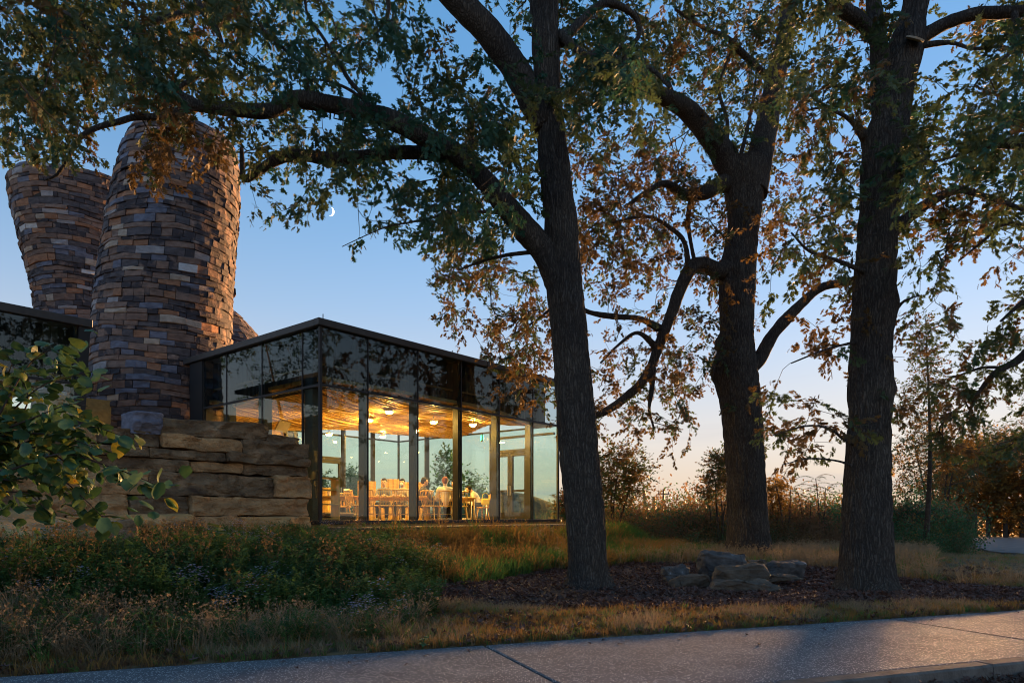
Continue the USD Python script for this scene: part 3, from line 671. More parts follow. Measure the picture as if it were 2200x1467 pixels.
for z0, z1, lens, out, mats, kend in ((0.6, 1.50, (2.1, 1.2, 1.9), 0.14, ('ledge_stone_tan', 'ledge_stone'), 7.4), (1.50, 1.90, (2.4, 1.1, 1.7), 0.04, ('ledge_stone', 'ledge_stone_dark'), 7.0),
                                  (1.90, 2.40, (0.9, 2.6, 1.5), 0.0, ('ledge_stone', 'ledge_stone_dark', 'ledge_stone'), 6.8), (2.40, 2.64, (1.5, 1.1, 2.3), -0.10, ('ledge_stone_dark', 'ledge_stone'), 6.4),
                                  (2.64, 2.84, (2.1, 1.4), -0.02, ('ledge_stone_dark',), 6.2), (2.84, 3.16, (2.0, 1.5, 1.2), -0.06, ('ledge_stone_dark', 'ledge_stone'), 5.4)):
    k, i = -0.15 + wr.uniform(-0.15, 0.12), 0
    while k < kend:
        L = lens[i % len(lens)] * wr.uniform(0.8, 1.2)
        wall_block(k, k + L, out + wr.normal(0, 0.03), z0, z1 + wr.normal(0, 0.012), 0.9 + 0.1 * (i % 3), mats[i % len(mats)], int(wr.integers(1, 900)))
        k += L
        i += 1
q_ = box(-0.05, 7.2, -0.72, -0.45, 0.4, 2.8)
q_v = np.array(q_.vertices); q_w = np.empty_like(q_v)
q_w[:, :2] = WP + np.outer(q_v[:, 0], WDIR) + np.outer(q_v[:, 1], WNOR); q_w[:, 2] = q_v[:, 2]
part('infill', (q_w, np.asarray(q_.faces)[:, ::-1]), 'mortar', wl)
wall_block(0.05, 0.9, -0.15, 3.13, 3.32, 0.8, 'ledge_stone_dark', 51, tilt=-0.03)
wall_block(0.85, 3.35, -0.12, 3.14, 3.50, 0.8, 'ledge_stone_dark', 52, amp=0.06, tilt=0.035)
wall_block(3.2, 3.78, -0.02, 3.08, 3.52, 0.55, 'stone_slate', 53, amp=0.05, name='capstone')
wall_block(3.9, 5.6, -0.5, 2.9, 3.12, 0.7, 'ledge_stone_dark', 54)
# sloping slab at the foot of the bank, far left
m = rough_block(2.3, 1.3, 0.5, 71, amp=0.05, size=0.2, freq=2.0)
m.apply_transform(trimesh.transformations.euler_matrix(0.1, 0.20, -0.30))
c = at(45, 1150, 11.2)
m.apply_translation([c[0], c[1], 1.2])
single('stone_slab', m, 'ledge_stone_tan', 'tilted tan stone slab lying below the leafy shrub at the bank', 'stone', smooth=28)
m = rough_block(1.6, 1.0, 0.45, 72, amp=0.06, size=0.2)
m.apply_transform(trimesh.transformations.euler_matrix(0.0, -0.1, 0.5))
c = at(180, 1150, 11.6)
m.apply_translation([c[0], c[1], 1.15])
single('stone_slab', m, 'ledge_stone_dark', 'dark squared stone slab between the tilted tan slab and the ledge wall', 'stone', smooth=28)

# ---------------------------------------------------------------- boulders round the middle oak
def boulder(label, x0, x1, y0, y1, d, mat, seed, rot=0.0, flat=0.55):
    r = np.random.default_rng(seed * 13)
    w, h = (x1 - x0) / FPX * d / 2, (y1 - y0) / FPX * d
    p0 = r.normal(0, 1, (22, 3))
    p0 /= np.linalg.norm(p0, axis=1, keepdims=True)
    p0 = np.sign(p0) * np.abs(p0) ** 0.7
    p0 = p0 / np.abs(p0).max(0)
    p0[:, 2] = np.where(p0[:, 2] > 0.45, 0.75 + 0.25 * r.random(22), p0[:, 2])
    hull = trimesh.convex.convex_hull(p0 * [w, w * flat, h * 0.62])
    v, f = trimesh.remesh.subdivide_to_size(hull.vertices, hull.faces, 0.05)
    ic = trimesh.Trimesh(v, f)
    ic.merge_vertices()
    trimesh.smoothing.filter_taubin(ic, iterations=5)
    q = np.array(ic.vertices)
    n = np.array(ic.vertex_normals)
    f1 = meshkit.fbm(q * 5.0 + seed * 3.3, 4, seed) - 0.5
    strata = np.abs(meshkit.noise(np.stack([q[:, 2] * 16 + 2 * f1, q[:, 0] * 1.5 + seed, q[:, 1] * 1.5], -1), seed) - 0.5)
    q = q + n * (f1 * 0.15 - strata * 0.07)[:, None]
    q[:, :2] = q[:, :2] @ np.array([[math.cos(rot), math.sin(rot)], [-math.sin(rot), math.cos(rot)]])
    c = at((x0 + x1) / 2, y1, d)
    q += [c[0], c[1], c[2] + h * 0.36]
    single('boulder', (q, np.asarray(ic.faces)), mat, label, 'boulder', group='boulders lying at the foot of the middle oak', smooth=18)
boulder('biggest flat topped boulder with pale lichen crust, topmost of the pile', 1488, 1608, 1180, 1240, 15.0, 'boulder', 1, 0.1)
boulder('rounded grey boulder leaning in front of the lichen topped one', 1526, 1652, 1208, 1255, 14.2, 'boulder_brown', 2, -0.1)
boulder('low lichen spotted boulder at the pile\'s left end', 1412, 1496, 1214, 1250, 14.9, 'boulder', 3, 0.3)
boulder('smooth low grey slab boulder before the left end of the pile', 1436, 1528, 1232, 1264, 14.0, 'boulder_brown', 4, -0.2)
boulder('long thin brown boulder lying foremost of the pile in leaf litter', 1512, 1686, 1242, 1270, 13.5, 'boulder_brown', 5, 0.05, 0.35)
boulder('thin brown slab boulder right of the rounded one', 1636, 1728, 1230, 1254, 14.4, 'boulder_brown', 6, 0.1, 0.5)
boulder('dark boulder beside the trunk foot at the pile\'s right end', 1636, 1742, 1204, 1244, 15.6, 'boulder', 7, 0.2)
boulder('small grey boulder wedged between lichen topped one and trunk', 1594, 1652, 1200, 1238, 15.7, 'boulder_brown', 8, 0.0)
# ---------------------------------------------------------------- inside the pavilion: lamps, furniture
lamp0 = None
lamp_spots = [(3.41, 1.5, 'second from the near corner'), (2.94, 4.46, 'nearest the tall stone tower'), (5.35, 1.66, 'middle of the front row'), (7.05, 1.55, 'nearest the glass doors'),
              (5.2, 4.6, 'inner row, above the curved screens'), (7.3, 4.6, 'inner row, towards the doors'), (5.2, 6.9, 'third row, over the back windows'), (7.6, 6.8, 'third row, near the far corner')]
for s, t, where in lamp_spots:
    zl = ZC - 0.10 + 0.17 * math.sin(2 * math.pi * (t / 5.2) + s * 0.55) - 0.15
    lab = f'glowing round ceiling lamp on wooden slats, {where}'
    p = B(s, t, zl)
    if lamp0 is None:
        lamp0 = thing('ceiling_lamp', lab, 'lamp', p, 0, 'round lamps under the slatted ceiling')
        hs = trimesh.creation.cylinder(0.12, 0.05, sections=24); hs.apply_translation([0, 0, 0.03])
        part('housing', hs, 'steel', lamp0)
        part('stem', tube([[0, 0, 0.05], [0, 0, 0.2]], 0.015, 6), 'steel', lamp0)
        a = np.linspace(0, np.pi / 2, 7)
        dm = trimesh.creation.revolve(np.stack([0.105 * np.cos(a), -0.06 * np.sin(a)], -1), sections=24)
        part('diffuser', dm, 'lamp_glow', lamp0, smooth=True)
    else:
        dup(lamp0, p, 0, lab)
# spindle-backed wooden chair
def make_chair(label, loc, rz, group):
    c = thing('spindle_chair', label, 'chair', loc, rz, group)
    seat = bevel_box(-0.23, 0.23, -0.22, 0.23, 0.43, 0.465, 0.012)
    part('seat', seat, 'chair_wood', c)
    for sx in (-1, 1):
        for sy in (-1, 1):
            part('leg', tube([[sx * 0.17, sy * 0.15, 0.44], [sx * 0.235, sy * 0.235, 0.0]], [0.02, 0.013], 7), 'chair_wood', c)
    part('stretcher', tube([[-0.205, 0.0, 0.2], [0.205, 0.0, 0.2]], 0.010, 6), 'chair_wood', c)
    for sx in (-1, 1):
        part('back_post', tube([[sx * 0.19, -0.19, 0.45], [sx * 0.215, -0.285, 0.89]], [0.016, 0.012], 6), 'chair_wood', c)
    for k in range(7):
        x = -0.138 + 0.046 * k
        part('spindle', tube([[x * 0.95, -0.20, 0.455], [x * 1.1, -0.293, 0.875]], 0.0075, 5), 'chair_wood', c)
    P = curve([[-0.225, -0.275, 0.89], [-0.1, -0.305, 0.902], [0.1, -0.305, 0.902], [0.225, -0.275, 0.89]], 0.06)
    part('crest_rail', tube(P, 0.019, 6), 'chair_wood', c)
    return c
def floor_at(px, d):
    return np.array([(px - 1100) / FPX * d, d, FL])
CH = [(830, 20.0, 0.25, 'light wooden spindle chair before the dark haired person, back to the window'), (797, 20.3, -0.3, 'light wooden spindle chair half hidden by the first black fin'),
      (868, 20.2, 0.1, 'light wooden spindle chair before the masked person, back to the window'), (926, 21.1, -0.35, 'light wooden spindle chair drawn out behind the person in black'),
      (957, 21.2, 0.2, 'light wooden spindle chair with the seated person in a pale shirt'), (988, 21.6, 0.15, 'light wooden spindle chair half hidden by the middle black fin'),
      (1036, 24.6, 1.75, 'light wooden spindle chair under the person leaning on the table end'), (775, 20.8, -1.2, 'light wooden spindle chair at the right end of the long table'),
      (736, 22.6, 3.1, 'light wooden spindle chair on the far side of the long table'), (882, 22.9, 2.7, 'light wooden spindle chair in front of the right curved screen'),
      (765, 19.9, -1.9, 'light wooden spindle chair turned sideways before the long table'), (845, 22.4, 3.3, 'light wooden spindle chair across the table under the dark haired person'),
      (868, 22.6, 2.9, 'light wooden spindle chair across the table under the masked person'), (905, 21.8, 1.2, 'light wooden spindle chair under the person in black')]
chair0 = None
for px, d, rz, lab in CH:
    if chair0 is None:
        chair0 = make_chair(lab, floor_at(px, d), rz, 'spindle chairs in the dining room')
    else:
        dup(chair0, floor_at(px, d), rz, lab)
def make_table(label, px, d, L, Wd, rz):
    t = thing('dining_table', label, 'table', floor_at(px, d), rz)
    part('table_top', bevel_box(-L / 2, L / 2, -Wd / 2, Wd / 2, 0.70, 0.745, 0.01), 'chair_wood', t)
    part('apron', cat_(box(-L / 2 + 0.1, L / 2 - 0.1, -Wd / 2 + 0.1, -Wd / 2 + 0.12, 0.62, 0.698), box(-L / 2 + 0.1, L / 2 - 0.1, Wd / 2 - 0.12, Wd / 2 - 0.1, 0.62, 0.698)), 'chair_wood', t)
    for sx in (-1, 1):
        for sy in (-1, 1):
            part('leg', tube([[sx * (L / 2 - 0.09), sy * (Wd / 2 - 0.09), 0.698], [sx * (L / 2 - 0.07), sy * (Wd / 2 - 0.07), 0.0]], [0.032, 0.026], 8), 'chair_wood', t)
make_table('long wooden table with a jar on it beside the corner post', 716, 20.7, 1.7, 0.85, 0.05)
make_table('wooden table between the facing diners in the middle', 852, 21.3, 1.9, 0.85, 0.12)
make_table('wooden table before the person in a pale shirt', 968, 22.4, 1.6, 0.85, 0.2)
make_table('wooden table that the person with the yellow bag leans on', 1008, 24.8, 1.25, 0.8, 0.25)
def screen(label, px, d, w, h, rz):
    s = thing('curved_screen', label, 'screen', floor_at(px, d), rz, 'curved wooden screens')
    R = w * 0.62
    a = np.linspace(-0.95, 0.95, 15)
    for k in range(14):
        V = [[R * math.sin(x) * 1.0, -R * math.cos(x) + R * 0.6, z] for x in (a[k] + 0.004, a[k + 1] - 0.004) for z in (0.0, h)] + [[(R - 0.05) * math.sin(x), -(R - 0.05) * math.cos(x) + R * 0.6, z] for x in (a[k] + 0.004, a[k + 1] - 0.004) for z in (0.0, h)]
        part('stave', trimesh.convex.convex_hull(np.array(V)), 'slat_wood_pale' if k % 3 else 'slat_wood', s)
screen('curved wooden screen standing behind the first black fin', 788, 23.4, 0.62, 1.32, 0.0)
screen('curved wooden screen standing behind the dark haired person, tallest looking', 838, 23.6, 0.62, 1.40, 0.0)
screen('curved wooden screen standing left of the second black fin', 888, 24.0, 0.62, 1.32, 0.0)
screen('curved wooden screen at the far end of the long table', 700, 24.5, 0.34, 1.15, 0.0)
# shelf unit in the near corner, bench with cushion, jar, exit sign
c = thing('shelf_unit', 'tall slim wooden shelf unit beside the near corner post', 'shelf', B(0.62, 0.62, FL), ANG)
for x in (-0.28, 0.25):
    part('side_panel', box(x, x + 0.03, -0.17, 0.17, 0.0, 1.12), 'chair_wood', c)
for z in (0.06, 0.42, 0.78, 1.085):
    part('shelf', box(-0.248, 0.248, -0.165, 0.165, z, z + 0.03), 'chair_wood', c)
c = thing('bench', 'low dark bench with tan cushion inside the corner window', 'bench', B(1.15, 1.0, FL), ANG)
part('base', bevel_box(-0.5, 0.5, -0.22, 0.22, 0.0, 0.15, 0.01), 'black_metal', c)
part('cushion', trimesh.convex.convex_hull(bevel_box(-0.49, 0.49, -0.21, 0.21, 0.152, 0.24, 0.035)), 'fabric_cushion', c)
p = floor_at(707, 20.7)
c = thing('storage_jar', 'small pale storage jar with dark lid on the long table', 'jar', (p[0], p[1], FL + 0.746))
part('body', trimesh.creation.revolve(np.array([[0, 0], [0.05, 0], [0.056, 0.02], [0.056, 0.13], [0.045, 0.15], [0, 0.15]]), sections=16), 'jar_white', c)
part('lid', trimesh.creation.revolve(np.array([[0, 0.151], [0.048, 0.151], [0.048, 0.18], [0, 0.185]]), sections=16), 'trousers_dark', c)
p = B(6.50, 0.62, FL + 2.62)
c = thing('exit_sign', 'small lit green exit sign beside a black fin, below the ceiling', 'sign', p, math.radians(96))
part('case', box(-0.17, 0.17, 0.0, 0.05, -0.10, 0.10), 'steel', c)
tm = meshkit.text_mesh('EXIT', 0.13, 0.006, bold=True)
tm.apply_translation([-tm.bounds[:, 0].mean(), -tm.bounds[:, 1].mean(), 0])
tm.apply_transform(trimesh.transformations.rotation_matrix(np.pi / 2, [1, 0, 0]))
tm.apply_scale(1.0)
part('lettering', tm.copy().apply_translation([0, -0.003, 0]), 'exit_glow', c)
tm2 = tm.copy(); tm2.apply_transform(trimesh.transformations.rotation_matrix(np.pi, [0, 0, 1])); tm2.apply_translation([0, 0.053, 0])
part('lettering', tm2, 'exit_glow', c)
p = B(2.9, 6.2, ZC - 0.42)
c = thing('acoustic_panel', 'tilted pale wood acoustic panel hanging under the ceiling near the tower', 'panel', p, ANG + 0.5)
m = bevel_box(-0.36, 0.36, -0.02, 0.02, -0.2, 0.2, 0.008); m.apply_transform(trimesh.transformations.rotation_matrix(0.5, [1, 0, 0]))
part('board', m, 'plank_pale', c)
for x in (-0.28, 0.28):
    part('hanger', tube([[x, 0, 0.17], [x, 0, 0.5]], 0.008, 5), 'black_metal', c)

# ---------------------------------------------------------------- people at the tables
def blob(J, bones, refine=0.035, smooth=6):
    out = []
    for a, b in bones:
        sp = [m3.Manifold.sphere(float(J[k][1]), 14).translate(tuple(map(float, J[k][0]))) for k in (a, b)]
        out.append(m3.Manifold.batch_hull(sp))
    m = m3.Manifold.batch_boolean(out, m3.OpType.Add).refine_to_length(refine).to_mesh()
    t = trimesh.Trimesh(m.vert_properties[:, :3], m.tri_verts)
    trimesh.smoothing.filter_taubin(t, iterations=smooth)
    return t
def person(label, loc, rz, lean=0.1, reach=0.35, elbow=0.1, head_down=0.0, hair='hair_dark', shirt='shirt_pale', mask=False, bag=False, turn=0.0):
    root = thing('person', label, 'person', loc, rz)
    v = lambda *a: np.array(a, float)
    sl, cl = math.sin(lean), math.cos(lean)
    up = lambda h, y=0.0, x=0.0: v(x, h * sl + y * cl, 0.52 + h * cl - y * sl)
    J = {'pelvis': (v(0, 0, 0.54), 0.135), 'belly': (up(0.18), 0.125), 'chest': (up(0.38), 0.135), 'neck0': (up(0.52), 0.055), 'neck1': (up(0.60, 0.01), 0.052)}
    hd = up(0.72, 0.035 + head_down * 0.06) - v(0, 0, head_down * 0.05)
    J['head'] = (hd, 0.092); J['jaw'] = (hd + v(0, 0.035, -0.075), 0.058); J['crown'] = (hd + v(0, -0.02, 0.035), 0.088)
    J['nose'] = (hd + v(0, 0.105, -0.02), 0.014); J['nose1'] = (hd + v(0, 0.085, 0.015), 0.012)
    bones = [('pelvis', 'belly'), ('belly', 'chest'), ('chest', 'neck0'), ('neck0', 'neck1'), ('neck1', 'head'), ('head', 'jaw'), ('head', 'crown'), ('nose', 'nose1')]
    sleeves, legs, feet = [('pelvis', 'belly'), ('belly', 'chest'), ('chest', 'neck0')], [('pelvis', 'hip_l'), ('pelvis', 'hip_r')], []
    for n, sx in (('l', -1), ('r', 1)):
        J['ear' + n] = (hd + v(sx * 0.088, 0.0, -0.015), 0.018); bones.append(('head', 'ear' + n))
        sh = up(0.44, 0, sx * 0.185); el = up(0.17, 0.12 + elbow, sx * 0.26); wr_ = v(sx * 0.12, 0.24 + reach + 0.3 * sl, 0.80); hn = wr_ + v(-sx * 0.03, 0.08, 0.0)
        J['sh' + n] = (sh, 0.065); J['el' + n] = (el, 0.044); J['wr' + n] = (wr_, 0.030); J['pa' + n] = (hn, 0.030)
        bones += [('chest', 'sh' + n), ('sh' + n, 'el' + n), ('el' + n, 'wr' + n), ('wr' + n, 'pa' + n)]
        sleeves += [('chest', 'sh' + n), ('sh' + n, 'el' + n), ('el' + n, 'wr' + n)]
        for f in range(4):
            L = (0.068, 0.078, 0.072, 0.058)[f]
            a = hn + v((f - 1.5) * 0.019, 0.025, 0.004); b = a + v((f - 1.5) * 0.004, L * 0.6, 0.0); c_ = b + v(0, L * 0.4, -0.022)
            J[f'f{n}{f}a'], J[f'f{n}{f}b'], J[f'f{n}{f}c'] = (a, 0.0095), (b, 0.009), (c_, 0.008)
            bones += [(f'f{n}{f}a', f'f{n}{f}b'), (f'f{n}{f}b', f'f{n}{f}c')]
        a = hn + v(-sx * 0.028, -0.02, 0); J[f't{n}a'] = (a, 0.0125); J[f't{n}b'] = (a + v(-sx * 0.028, 0.035, 0), 0.010); J[f't{n}c'] = (a + v(-sx * 0.030, 0.065, -0.01), 0.009)
        bones += [(f't{n}a', f't{n}b'), (f't{n}b', f't{n}c')]
        J['hip_' + n] = (v(sx * 0.10, 0.02, 0.53), 0.095); J['kn' + n] = (v(sx * 0.15, 0.44, 0.52), 0.062); J['an' + n] = (v(sx * 0.14, 0.40, 0.09), 0.043); J['he' + n] = (v(sx * 0.14, 0.37, 0.045), 0.04); J['to' + n] = (v(sx * 0.16, 0.57, 0.035), 0.032)
        bones += [('pelvis', 'hip_' + n), ('hip_' + n, 'kn' + n), ('kn' + n, 'an' + n), ('an' + n, 'he' + n), ('he' + n, 'to' + n)]
        legs += [('hip_' + n, 'kn' + n), ('kn' + n, 'an' + n)]
        feet.append([('he' + n, 'to' + n)])
    part('body', blob(J, bones, 0.022, 4), 'skin', root, smooth=True)
    grow_ = lambda g: {k: (p, r + g) for k, (p, r) in J.items()}
    part('shirt', blob(grow_(0.016), sleeves, 0.05, 3), shirt, root, smooth=True)
    part('trousers', blob(grow_(0.014), legs, 0.05, 3), 'trousers_dark', root, smooth=True)
    for f in feet:
        part('shoe', blob(grow_(0.008), f, 0.04, 2), 'shoe_pale', root, smooth=True)
    HJ = {'a': (hd + v(0, -0.028, 0.045), 0.094), 'b': (hd + v(0, -0.045, -0.03), 0.078), 'c': (hd + v(0, 0.03, 0.075), 0.055), 'd': (hd + v(-0.05, -0.01, 0.02), 0.055), 'e': (hd + v(0.05, -0.01, 0.02), 0.055)}
    part('hair', blob(HJ, [('a', 'b'), ('a', 'c'), ('d', 'e')], 0.03, 2), hair, root, smooth=True)
    for sx in (-1, 1):
        ey = trimesh.creation.icosphere(1, 0.011); ey.apply_translation(hd + v(sx * 0.033, 0.086, 0.0))
        part('eye', ey, 'hair_dark', root)
    if mask:
        mm = blob({'a': (hd + v(0, 0.052, -0.06), 0.060), 'b': (hd + v(0, 0.075, -0.035), 0.046)}, [('a', 'b')], 0.03, 1)
        part('face_mask', mm, 'mask_white', root, smooth=True)
    else:
        mo = trimesh.creation.icosphere(1, 1.0); mo.apply_scale([0.022, 0.006, 0.006]); mo.apply_translation(hd + v(0, 0.094, -0.068))
        part('mouth', mo, 'hair_red', root)
    return root
person('dark haired person in grey shirt facing the window before the tallest curved screen', floor_at(826, 22.35), math.pi, hair='hair_dark', shirt='shirt_grey', lean=0.05)
person('person with white face mask and dark hair between two curved screens', floor_at(866, 22.5), math.pi - 0.15, lean=0.1, shirt='shirt_tan', mask=True)
person('dark haired person in black shirt beside the second black fin', floor_at(908, 21.75), -1.2, lean=0.05, shirt='shirt_dark')
person('red haired person in pale shirt seated with back to the window', floor_at(957, 21.25), 0.2, hair='hair_red', shirt='shirt_pale', lean=0.12)
person('person in tan shirt half hidden by the middle black fin', floor_at(981, 23.0), 2.6, shirt='shirt_tan', lean=0.15)
person('dark haired person in pale jacket leaning on the table end, yellow bag behind', floor_at(1030, 24.6), 1.75, shirt='shirt_pale', lean=0.5, mask=True, head_down=0.6)
p = floor_at(1036, 24.4)
c = thing('shoulder_bag', 'bright yellow bag hanging at the back of the leaning person', 'bag', (p[0] + 0.12, p[1] - 0.12, FL + 0.52), 0.3)
m = trimesh.convex.convex_hull(bevel_box(-0.15, 0.15, -0.05, 0.05, 0.0, 0.24, 0.04))
part('pouch', m, 'bag_yellow', c, smooth=40)
part('strap', tube(curve([[-0.13, 0, 0.22], [-0.08, 0, 0.40], [0.08, 0, 0.40], [0.13, 0, 0.22]], 0.05), 0.010, 5), 'bag_yellow', c)

# ---------------------------------------------------------------- moon and the far edge of town
d_ = 1800.0
c = at(709, 455, d_)
th = np.linspace(-np.pi / 2, np.pi / 2, 25)
ph = np.linspace(-0.75, 0.52, 6)
R_ = 10.8
V, F = [], []
sunward = np.array([0.93, -0.05, -0.37]); sunward /= np.linalg.norm(sunward)
toward = -c / np.linalg.norm(c)
ax = np.cross(sunward, toward); ax /= np.linalg.norm(ax)
e2 = np.cross(ax, sunward)
for t in th:
    for p_ in ph:
        V.append(c + R_ * (math.sin(t) * ax + math.cos(t) * (math.cos(p_) * sunward + math.sin(p_) * e2)))
for i in range(24):
    for j in range(5):
        o = i * 6 + j
        F += [[o, o + 6, o + 7], [o, o + 7, o + 1]]
single('moon', (np.array(V), np.array(F)), 'moon_glow', 'thin white crescent moon in the open blue sky', 'moon', smooth=True)
def pole(name, label, cat, px, py0, py1, d, r, arm=False, mat='bronze_metal'):
    a, b = at(px, py1, d), at(px, py0, d)
    root = thing(name, label, cat, (a[0], a[1], 0))
    part('shaft', tube([[0, 0, -0.5], [0, 0, b[2]]], [r * 1.2, r], 8), mat, root)
    if arm:
        part('crossarm', box(-1.3, 1.3, -0.1, 0.1, b[2] - 1.2, b[2] - 0.95), mat, root)
        for k in (-1.1, 0, 1.1):
            part('insulator', tube([[k, 0, b[2] - 0.95], [k, 0, b[2] - 0.6]], 0.09, 6), mat, root)
    return root
pole('utility_pole', 'thin utility pole standing far off above the brown thicket', 'pole', 1425.5, 1050, 1100, 150, 0.22, True)
pole('chimney_stack', 'slim pale chimney stack on the horizon left of the utility pole', 'chimney', 1405, 1066, 1100, 420, 1.0, mat='fascia_metal')
pole('chimney_stack', 'slim dark chimney stack on the horizon beside the small tree', 'chimney', 1384, 1053, 1100, 420, 0.8, mat='fascia_metal')
pole('lamp_post', 'short thin post on the horizon just left of the utility pole', 'post', 1418.5, 1080, 1100, 200, 0.15)
# black metal fence by the far walk
fe = thing('metal_fence', 'black metal fence with thin wires beside the far curving walk', 'fence')
fp = [(2070, 1108), (2094, 1104), (2123, 1109), (2160, 1110), (2195, 1108), (2240, 1108)]
fpos = []
for px, py in fp:
    d = 47.0
    p = at(px, py, d)
    g = float(land(p[0], p[1])) - 0.2
    fpos.append((p[0], p[1], p[2]))
    part('post', box(p[0] - 0.10, p[0] + 0.10, p[1] - 0.1, p[1] + 0.1, g, p[2]), 'black_metal', fe)
for (a, b) in zip(fpos[:-1], fpos[1:]):
    for h in (0.06, 0.5, 0.95):
        part('rail', tube([[a[0] + 0.1, a[1], a[2] - h], [b[0] - 0.1, b[1], b[2] - h]], 0.05 if h < 0.1 else 0.02, 6), 'black_metal', fe)
# ---------------------------------------------------------------- oaks
# how much of each 50 x 50 patch of the photograph the leaves fill (0 to 9), rows from the top
LEAF = ['68998746798674322103246251655773588653131044',
        '58998578878652537564424516567836976666212467',
        '36789988876756666256334257887688684445310578',
        '76699787788656454535342678998667668466412577',
        '99775577886233344445436787731656577766415676',
        '88862267547664474753685766335555457664147877',
        '76350278778666677776885266566354424665678888',
        '55220145655654554667666367777542146557886678',
        '20000000003556234678886136777655563667488688',
        '00000000001431003689874037886544666676126787',
        '00000000000100035679862036886256475760267765',
        '00000000000000000146763126675211465760364322',
        '00000000000000000246756205653351244440352125',
        '00000000000000000005346730555356134640022026',
        '00000000000000000002366720344455113454133016',
        '00000000000000000000166610544553003443110476',
        '00000000000000000000046415455760000000000576',
        '00000000000000000000014413366601343213206741',
        '00000000000000000000000145555500577510005610',
        '00000000000000000000000000033200244330004455',
        '00000000000000000000000000000000022000000000']
def leafiness(px, py):
    r, c = int(py // 50), int(px // 50)
    if r < 0:
        r = 0
    if r >= len(LEAF) or c < 0 or c > 43:
        return 0
    return int(LEAF[r][c])

def leaf_shape(rng, L, Wd):
    """A lobed oak leaf along +x: narrow blade with pointed lobes."""
    V = [[0, 0, 0], [L * 0.5, 0, L * 0.03], [L, 0, -L * 0.06]]
    F = []
    for sgn in (1, -1):
        b = len(V)
        V += [[L * 0.30, sgn * Wd * 0.17, 0.0], [L * 0.72, sgn * Wd * 0.17, 0.0]]
        f = [[0, b, 1], [b, b + 1, 1], [b + 1, 2, 1]]
        for x0, x1, xt, yt in ((0.16, 0.36, 0.34, 0.62), (0.40, 0.62, 0.66, 1.0), (0.66, 0.84, 0.92, 0.62)):
            k = len(V)
            V += [[L * x0, sgn * Wd * 0.10, 0], [L * x1, sgn * Wd * 0.10, 0], [L * xt, sgn * Wd * 0.5 * yt, -L * 0.07]]
            f += [[k, k + 2, k + 1]]
        F += [t if sgn > 0 else t[::-1] for t in f]
    return np.array(V, float), np.array(F)

def spray(seed, n=15, L=0.13, span=0.42, droop=0.5):
    r = np.random.default_rng(seed)
    Vs, Fs, o = [], [], 0
    for k in range(n):
        q = k / (n - 1)
        x = span * (0.12 + 0.88 * q)
        base = np.array([x, 0.05 * math.sin(4 * q + seed), -0.10 * q * q])
        l = L * r.uniform(0.7, 1.15)
        v, f = leaf_shape(r, l, l * r.uniform(0.75, 1.0))
        side = 1 if k % 2 else -1
        yaw = side * r.uniform(0.5, 1.5) * (1 - 0.5 * q)
        M = Rot.from_euler('xyz', [r.normal(0, 0.7), r.uniform(-0.2, droop * 2), yaw]).as_matrix()
        Vs.append(v @ M.T + base + r.normal(0, 0.025, 3)); Fs.append(f + o); o += len(v)
    return np.vstack(Vs), np.vstack(Fs)
TONES = ('leaf_green', 'leaf_olive', 'leaf_orange')
def spray_protos(L, span, n=15, variants=3):
    out = []
    for t, tone in enumerate(TONES):
        for k in range(variants):
            out.append(('leaf_spray', spray(100 + 10 * t + k, n, L, span), tone, False))
    return out

